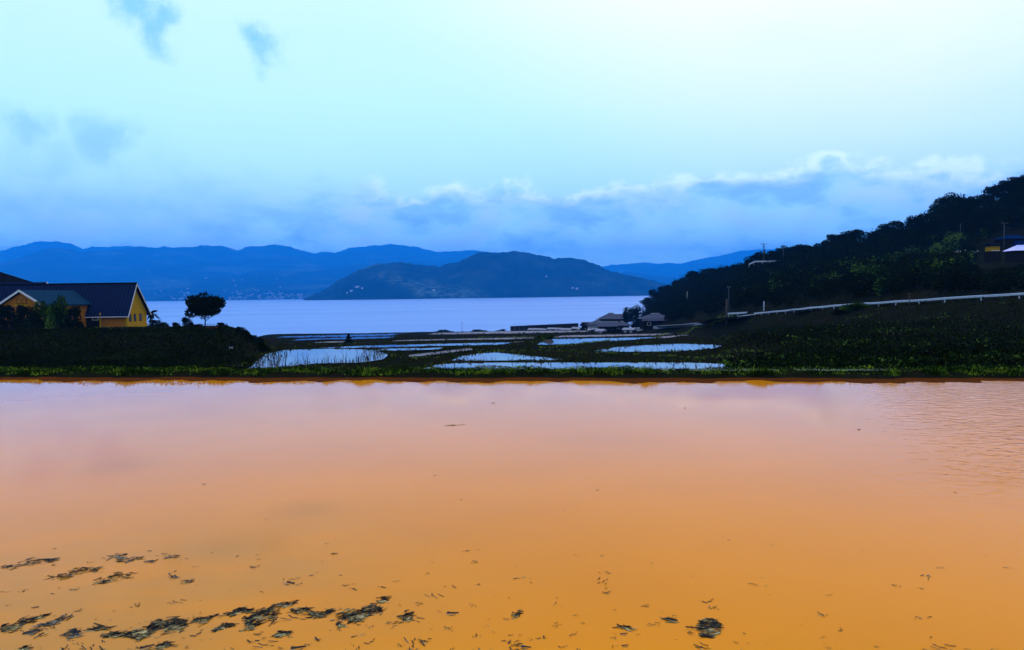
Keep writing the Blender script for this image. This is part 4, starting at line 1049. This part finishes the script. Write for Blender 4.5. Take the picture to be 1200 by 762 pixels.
for (px, Y, wd, lb) in ((632, 418, 13, 'long pale roofed shed before the sea wall'), (650, 402, 8, 'short pale roofed shed next to the long one before the sea wall'), (665, 388, 7, 'pale roofed shed nearest the shore houses before the sea wall'), (676, 366, 4.2, 'small shed left of the low shore houses'), (684, 352, 3.6, 'narrow shed touching the seaward house'), (696, 318, 4.5, 'shed at the front left of the shore cluster'), (704, 300, 3.4, 'smallest shed at the front of the shore cluster'), (738, 306, 5, 'shed under the ragged dark tree by the shore')):
    g_ = on_ground(px, Y); e = empty('shed', g_, -.6); tag(e, lb, 'shed', 'sheds before the sea wall')
    b = MB(); b.box(-wd / 2, wd / 2, -1.6, 1.6, -.5, 1.1); b.build('wall', M['wood_dark'], e)
    b = MB(); b.prism([(-1.9, 1.1), (1.9, 1.1), (1.9, 1.2), (0, 1.95), (-1.9, 1.2)], -wd / 2 - .2, wd / 2 + .2); b.build('roof', M['plaster_pale'], e)
    for q in range(2):
        b = MB(); xx = -wd / 4 + wd / 2 * q; b.box(xx - .6, xx + .6, -1.66, -1.6, .1, .9); b.build('door', M['plaster_pale'], e)
# hillside buildings
def terrace(px, py, Y): return at_depth(px, py, Y)
q = terrace(1163, 294.5, 190); e = empty('yellow_shed', q); tag(e, 'small yellow walled shed with a dark gable roof on the hillside', 'shed')
b = MB(); b.box(-1.05, 1.05, -1.2, 1.2, 0, 1.25); b.build('wall', M['wall_yellow'], e)
b = MB(); b.box(-1.3, 1.3, -1.35, 1.3, -2.6, -.002); b.build('base', M['wood_dark'], e)
b = MB(); b.prism([(-1.7, 1.2), (1.4, 1.25), (1.4, 1.4), (-.1, 2.1), (-1.7, 1.32)], -1.5, 1.3); b.build('roof', M['roof_dark'], e)
b = MB(); b.box(-1.05, 1.05, -1.25, -1.202, .0, .13); b.build('base_board', M['trim_white'], e)
q = terrace(1193, 294, 180); e = empty('pale_canopy', q); tag(e, 'pale lavender tent like roof at the right picture edge on the hillside', 'canopy')
b = MB(); A_ = [(-2.1, -2, 0), (3.6, -2, 0), (3.6, 2.5, 0), (-2.1, 2.5, 0)]; T_ = [(-.1, .2, 1.35), (1.7, .2, 1.35)]
b.poly([A_[0], A_[1], T_[1], T_[0]]); b.poly([A_[1], A_[2], T_[1]]); b.poly([A_[2], A_[3], T_[0], T_[1]]); b.poly([A_[3], A_[0], T_[0]]); b.poly(A_[::-1]); b.build('roof', M['lavender'], e)
b = MB(); b.box(-.2, 1.6, .4, 1.4, 1.0, 2.4); b.build('dormer', M['tile_blue'], e)
b = MB(); b.box(-1.6, 3.1, -1.5, 2.1, -2.6, -.003); b.build('wall', M['wood_dark'], e)
q = terrace(1184, 279, 214); e = empty('blue_roof_house', q); tag(e, 'dark house with a blue roof above the yellow shed on the hill', 'house')
b = MB(); A_ = [(-3.2, -2.5, -.3), (4.2, -2.5, -.3), (4.2, 3, -.3), (-3.2, 3, -.3)]; T_ = [(-1.0, .2, .75), (2.0, .2, .75)]
b.poly([A_[0], A_[1], T_[1], T_[0]]); b.poly([A_[1], A_[2], T_[1]]); b.poly([A_[2], A_[3], T_[0], T_[1]]); b.poly([A_[3], A_[0], T_[0]]); b.poly(A_[::-1]); b.build('roof', M['tile_blue'], e)
b = MB(); b.box(-2.7, 3.7, -2, 2.5, -5, -.303); b.build('wall', M['wood_dark'], e)
for (px, py, Y, ln, lb) in ((1127, 295.5, 196, 1.3, 'long white sheet lying on the hillside clearing'), (1144, 296, 192, .55, 'short white sheet left of the yellow shed')):
    q = terrace(px, py, Y); b = MB(); rs = np.random.default_rng(int(px))
    for i in range(6):
        xa, xb = -ln + 2 * ln * i / 6, -ln + 2 * ln * (i + 1) / 6; za, zb = .12 * math.sin(i * 1.1) + .05 * i, .12 * math.sin((i + 1) * 1.1) + .05 * (i + 1)
        b.hexa([(xa, -.5, za - .2), (xb, -.5, zb - .2), (xb, .7, zb + .2), (xa, .7, za + .2), (xa, -.5, za - .12), (xb, -.5, zb - .12), (xb, .7, zb + .28), (xa, .7, za + .28)])
    o = b.build('white_sheet', M['plaster_pale']); o.location = q; tag(o, lb, 'sheet', 'white sheets on the hillside')

# ------------------------------------------------------------------ straw floating on the near water
M['straw_dark'] = leafy('straw_dark', [(0, (.006, .006, .005)), (.42, (.022, .020, .015)), (.62, (.12, .09, .035)), (.85, (.36, .27, .09)), (1, (.62, .47, .17))], 6.0)
M['straw_blue'] = leafy('straw_blue', [(0, (.012, .013, .012)), (.55, (.05, .048, .034)), (1, (.28, .24, .13))], 6.0)
def straws(C, ang, L, wdt, r, zs=.012):
    n = len(C); a = ang + r.normal(0, .36, n); el = r.normal(0, .12, n); d = np.stack([np.cos(a), np.sin(a), el], 1); s = np.stack([-np.sin(a), np.cos(a), r.normal(0, .3, n)], 1)
    L = (L * np.exp(r.normal(0, .45, n)))[:, None] * .5; w2 = (wdt * r.uniform(.6, 1.6, n))[:, None] * .5; up = np.array([0, 0, 1.]) * w2 * .7
    # a flattened three-sided stalk
    A, B = C - d * L, C + d * L
    Vv = np.stack([A - s * w2, A + s * w2, A + up, B - s * w2 * .7, B + s * w2 * .7, B + up * .7], 1).reshape(-1, 3)
    k = np.arange(n) * 6
    return Vv, np.concatenate([np.stack([k + a_, k + b_, k + c_, k + d_], 1) for a_, b_, c_, d_ in ((0, 1, 4, 3), (1, 2, 5, 4), (2, 0, 3, 5))])
# centre px, half length px, half width px, slope (dy/dx in px), number of stalks, tone, words
MATS = [
    ((36, 660), 36, 4, -.16, 170, 'b', 'long bluish straw raft at the left edge, the furthest out'),
    ((92, 671), 34, 5, -.20, 150, 'd', 'straggling dark straw raft just below the long bluish one'),
    ((136, 677), 23, 5, -.22, 130, 'd', 'oval dark straw raft right of the straggling one'),
    ((139, 652), 11, 3, -.14, 50, 'b', 'small bluish straw raft furthest from the near edge on the left'),
    ((153, 656), 16, 3, -.15, 70, 'b', 'slim bluish straw raft touching the small bluish one'),
    ((176, 659), 11, 2, -.22, 30, 'b', 'thin straw streak right of the slim bluish raft'),
    ((201, 653), 8, 3, -.1, 30, 'b', 'little straw tuft under the faint stain in the water'),
    ((203, 676), 6, 2.5, .2, 24, 'b', 'little straw tuft tilting the other way from its neighbours'),
    ((221, 682), 9, 2.5, -.35, 24, 'd', 'forked straw scrap right of the tilted tuft'),
    ((22, 732), 26, 6, -.30, 170, 'd', 'straw raft at the left edge near the bottom'),
    ((50, 723), 11, 2.5, -.25, 45, 'd', 'narrow straw streak at the upper end of the left edge raft'),
    ((66, 728), 22, 3, -.34, 110, 'b', 'slanting bluish straw streak right of the left edge raft'),
    ((40, 741), 9, 3, -.3, 40, 'b', 'short bluish straw streak below the slanting one'),
    ((85, 744), 11, 6, -.1, 110, 'b', 'blunt bluish straw clump left of the big dark raft'),
    ((118, 737), 15, 3, -.10, 80, 'd', 'thin straw band over the blunt bluish clump'),
    ((136, 745), 18, 3.5, -.05, 110, 'd', 'straw band leading into the big dark raft'),
    ((172, 739), 30, 8, -.28, 420, 'd', 'big dark straw raft with pale flecks, broadest on the left'),
    ((207, 733), 14, 9, -.25, 260, 'd', 'thick dark straw heap at the right end of the big raft'),
    ((240, 726), 16, 4, -.25, 130, 'd', 'straw strand linking the big raft to the next raft'),
    ((281, 717), 18, 4, -.20, 150, 'd', 'straw band above the pale flecked middle raft'),
    ((306, 722), 22, 8, -.25, 330, 'd', 'pale flecked middle straw raft'),
    ((333, 709), 22, 3, -.25, 120, 'd', 'long straw tail pointing right from the middle raft'),
    ((296, 734), 13, 4, -.40, 90, 'd', 'straw streak hanging below the middle raft'),
    ((262, 735), 14, 3.5, -.28, 80, 'd', 'broken straw streak below the linking strand'),
    ((356, 716), 16, 4, .10, 130, 'd', 'straw band right of the long straw tail'),
    ((378, 720), 16, 4, -.20, 130, 'd', 'straw band dipping toward the flecked oval raft'),
    ((423, 720), 27, 9, -.20, 460, 'd', 'flecked oval straw raft, the densest on the water'),
    ((399, 733), 4, 4, .3, 40, 'd', 'little straw knot below the left tip of the oval raft'),
    ((450, 704), 6, 4, -.1, 60, 'd', 'little straw knot at the upper right of the oval raft'),
    ((331, 743), 10, 4, -.2, 100, 'd', 'small straw raft below the middle rafts'),
    ((477, 723), 8, 6, -.3, 90, 'd', 'loose straw knot right of the oval raft'),
    ((831, 737), 13, 12, .0, 330, 'd', 'round straw clump with a pale fleck, alone on the right'),
    ((192, 757), 9, 4, -.2, 90, 'd', 'straw raft cut by the bottom edge under the big raft'),
    ((30, 760), 7, 3, -.2, 40, 'd', 'straw scrap at the bottom left corner'),
    ((605, 721), 7, 4, -.3, 44, 'd', 'hooked straw tuft in the middle of the near water'),
    ((733, 736), 9, 3, .25, 44, 'd', 'short dark straw bar left of the round clump'),
    ((785, 727), 7, 3, .15, 40, 'd', 'dark straw knot up and left of the round clump'),
    ((534, 498.5), 12, .7, -.06, 26, 'd', 'thin floating twig line far out on the calm water'),
]
rs = np.random.default_rng(55)
for (c, hl, hw, sl, n, tone, lb) in MATS:
    c0 = at_z(c[0], c[1], 0.0); u1 = at_z(c[0] + hl, c[1] + hl * sl, 0.0) - c0; v1 = at_z(c[0], c[1] + hw, 0.0) - c0
    n = int(n * .62)
    a, b2 = rs.normal(0, .52, n), rs.normal(0, .50, n); a = np.where(np.abs(a) > .95, a * .55, a); b2 = np.where(np.abs(b2) > .95, b2 * .5, b2); b2 *= (1.15 - .5 * np.clip(np.abs(a), 0, 1.4)); b2 += .35 * np.sin(a * 5 + c[0])
    if 'round' in lb: a *= 1.0; rad = np.sqrt(rs.uniform(.05, 1, n)); th = rs.uniform(0, 6.28, n); a, b2 = rad * np.cos(th), rad * np.sin(th)
    C = np.stack([a * u1.x + b2 * v1.x, a * u1.y + b2 * v1.y, rs.uniform(-.003, .006, n)], 1)
    V_, F_ = straws(C, math.atan2(u1.y, u1.x), np.where(rs.uniform(0, 1, n) < .7, .034, .060) if c[1] > 600 else .06, .0086 if c[1] > 600 else .011, rs)
    o = link('straw_raft', mesh_np('straw_raft', V_, F_, M['straw_dark' if tone == 'd' else 'straw_blue'])); o.location = (c0.x, c0.y, .002)
    tag(o, lb, 'straw raft', 'straw rafts on the muddy water')
# single scraps: twenty shapes, copied
scrap = []
for k in range(20):
    n = [1, 2, 1, 3, 5, 2, 8, 1, 4, 6][k % 10]; sp = .012 * n ** .5
    C = np.stack([rs.normal(0, sp * 1.6, n), rs.normal(0, sp, n), rs.uniform(.001, .008, n)], 1)
    V_, F_ = straws(C, 0.0, .040, .009, rs); scrap.append(mesh_np('straw_scrap', V_, F_, M['straw_dark' if k % 3 else 'straw_blue']))
cnt = 0
while cnt < 270:
    py = 762 - 125 * rs.uniform(0, 1) ** 1.9; px = rs.uniform(0, 1200)
    left = 1.0 if px < 560 else (.8 if px < 900 else .28)
    if rs.uniform() > left: continue
    p = at_z(px, py, 0.0); o = link('straw_scrap', scrap[int(rs.integers(20))]); o.location = (p.x, p.y, .002)
    o.rotation_euler = (0, 0, rs.normal(-.1, .7)); s = rs.uniform(.25, .95); o.scale = (s, s, s)
    tag(o, 'loose scrap of straw floating on the muddy water in front', 'straw scrap', 'loose straw scraps on the muddy water'); cnt += 1
for (px, py) in ((803, 479), (1005, 504), (1033, 509), (1107, 520), (740, 548), (771, 549), (461, 543), (510, 558), (541, 586), (312, 609), (384, 637), (460, 655), (847, 629), (854, 634), (1120, 578), (1055, 593), (560, 686), (905, 640), (578, 473), (660, 600), (700, 575), (985, 660), (240, 568)):
    p = at_z(px, py, 0.0); o = link('straw_scrap', scrap[int(rs.integers(20))]); o.location = (p.x, p.y, .002); s = max(.45, p.y / 14); o.scale = (s * .5, s * .8, s)
    o.rotation_euler = (0, 0, rs.normal(0, .5)); tag(o, 'lone dark speck of straw far out on the calm water', 'straw scrap', 'straw specks on the calm water')
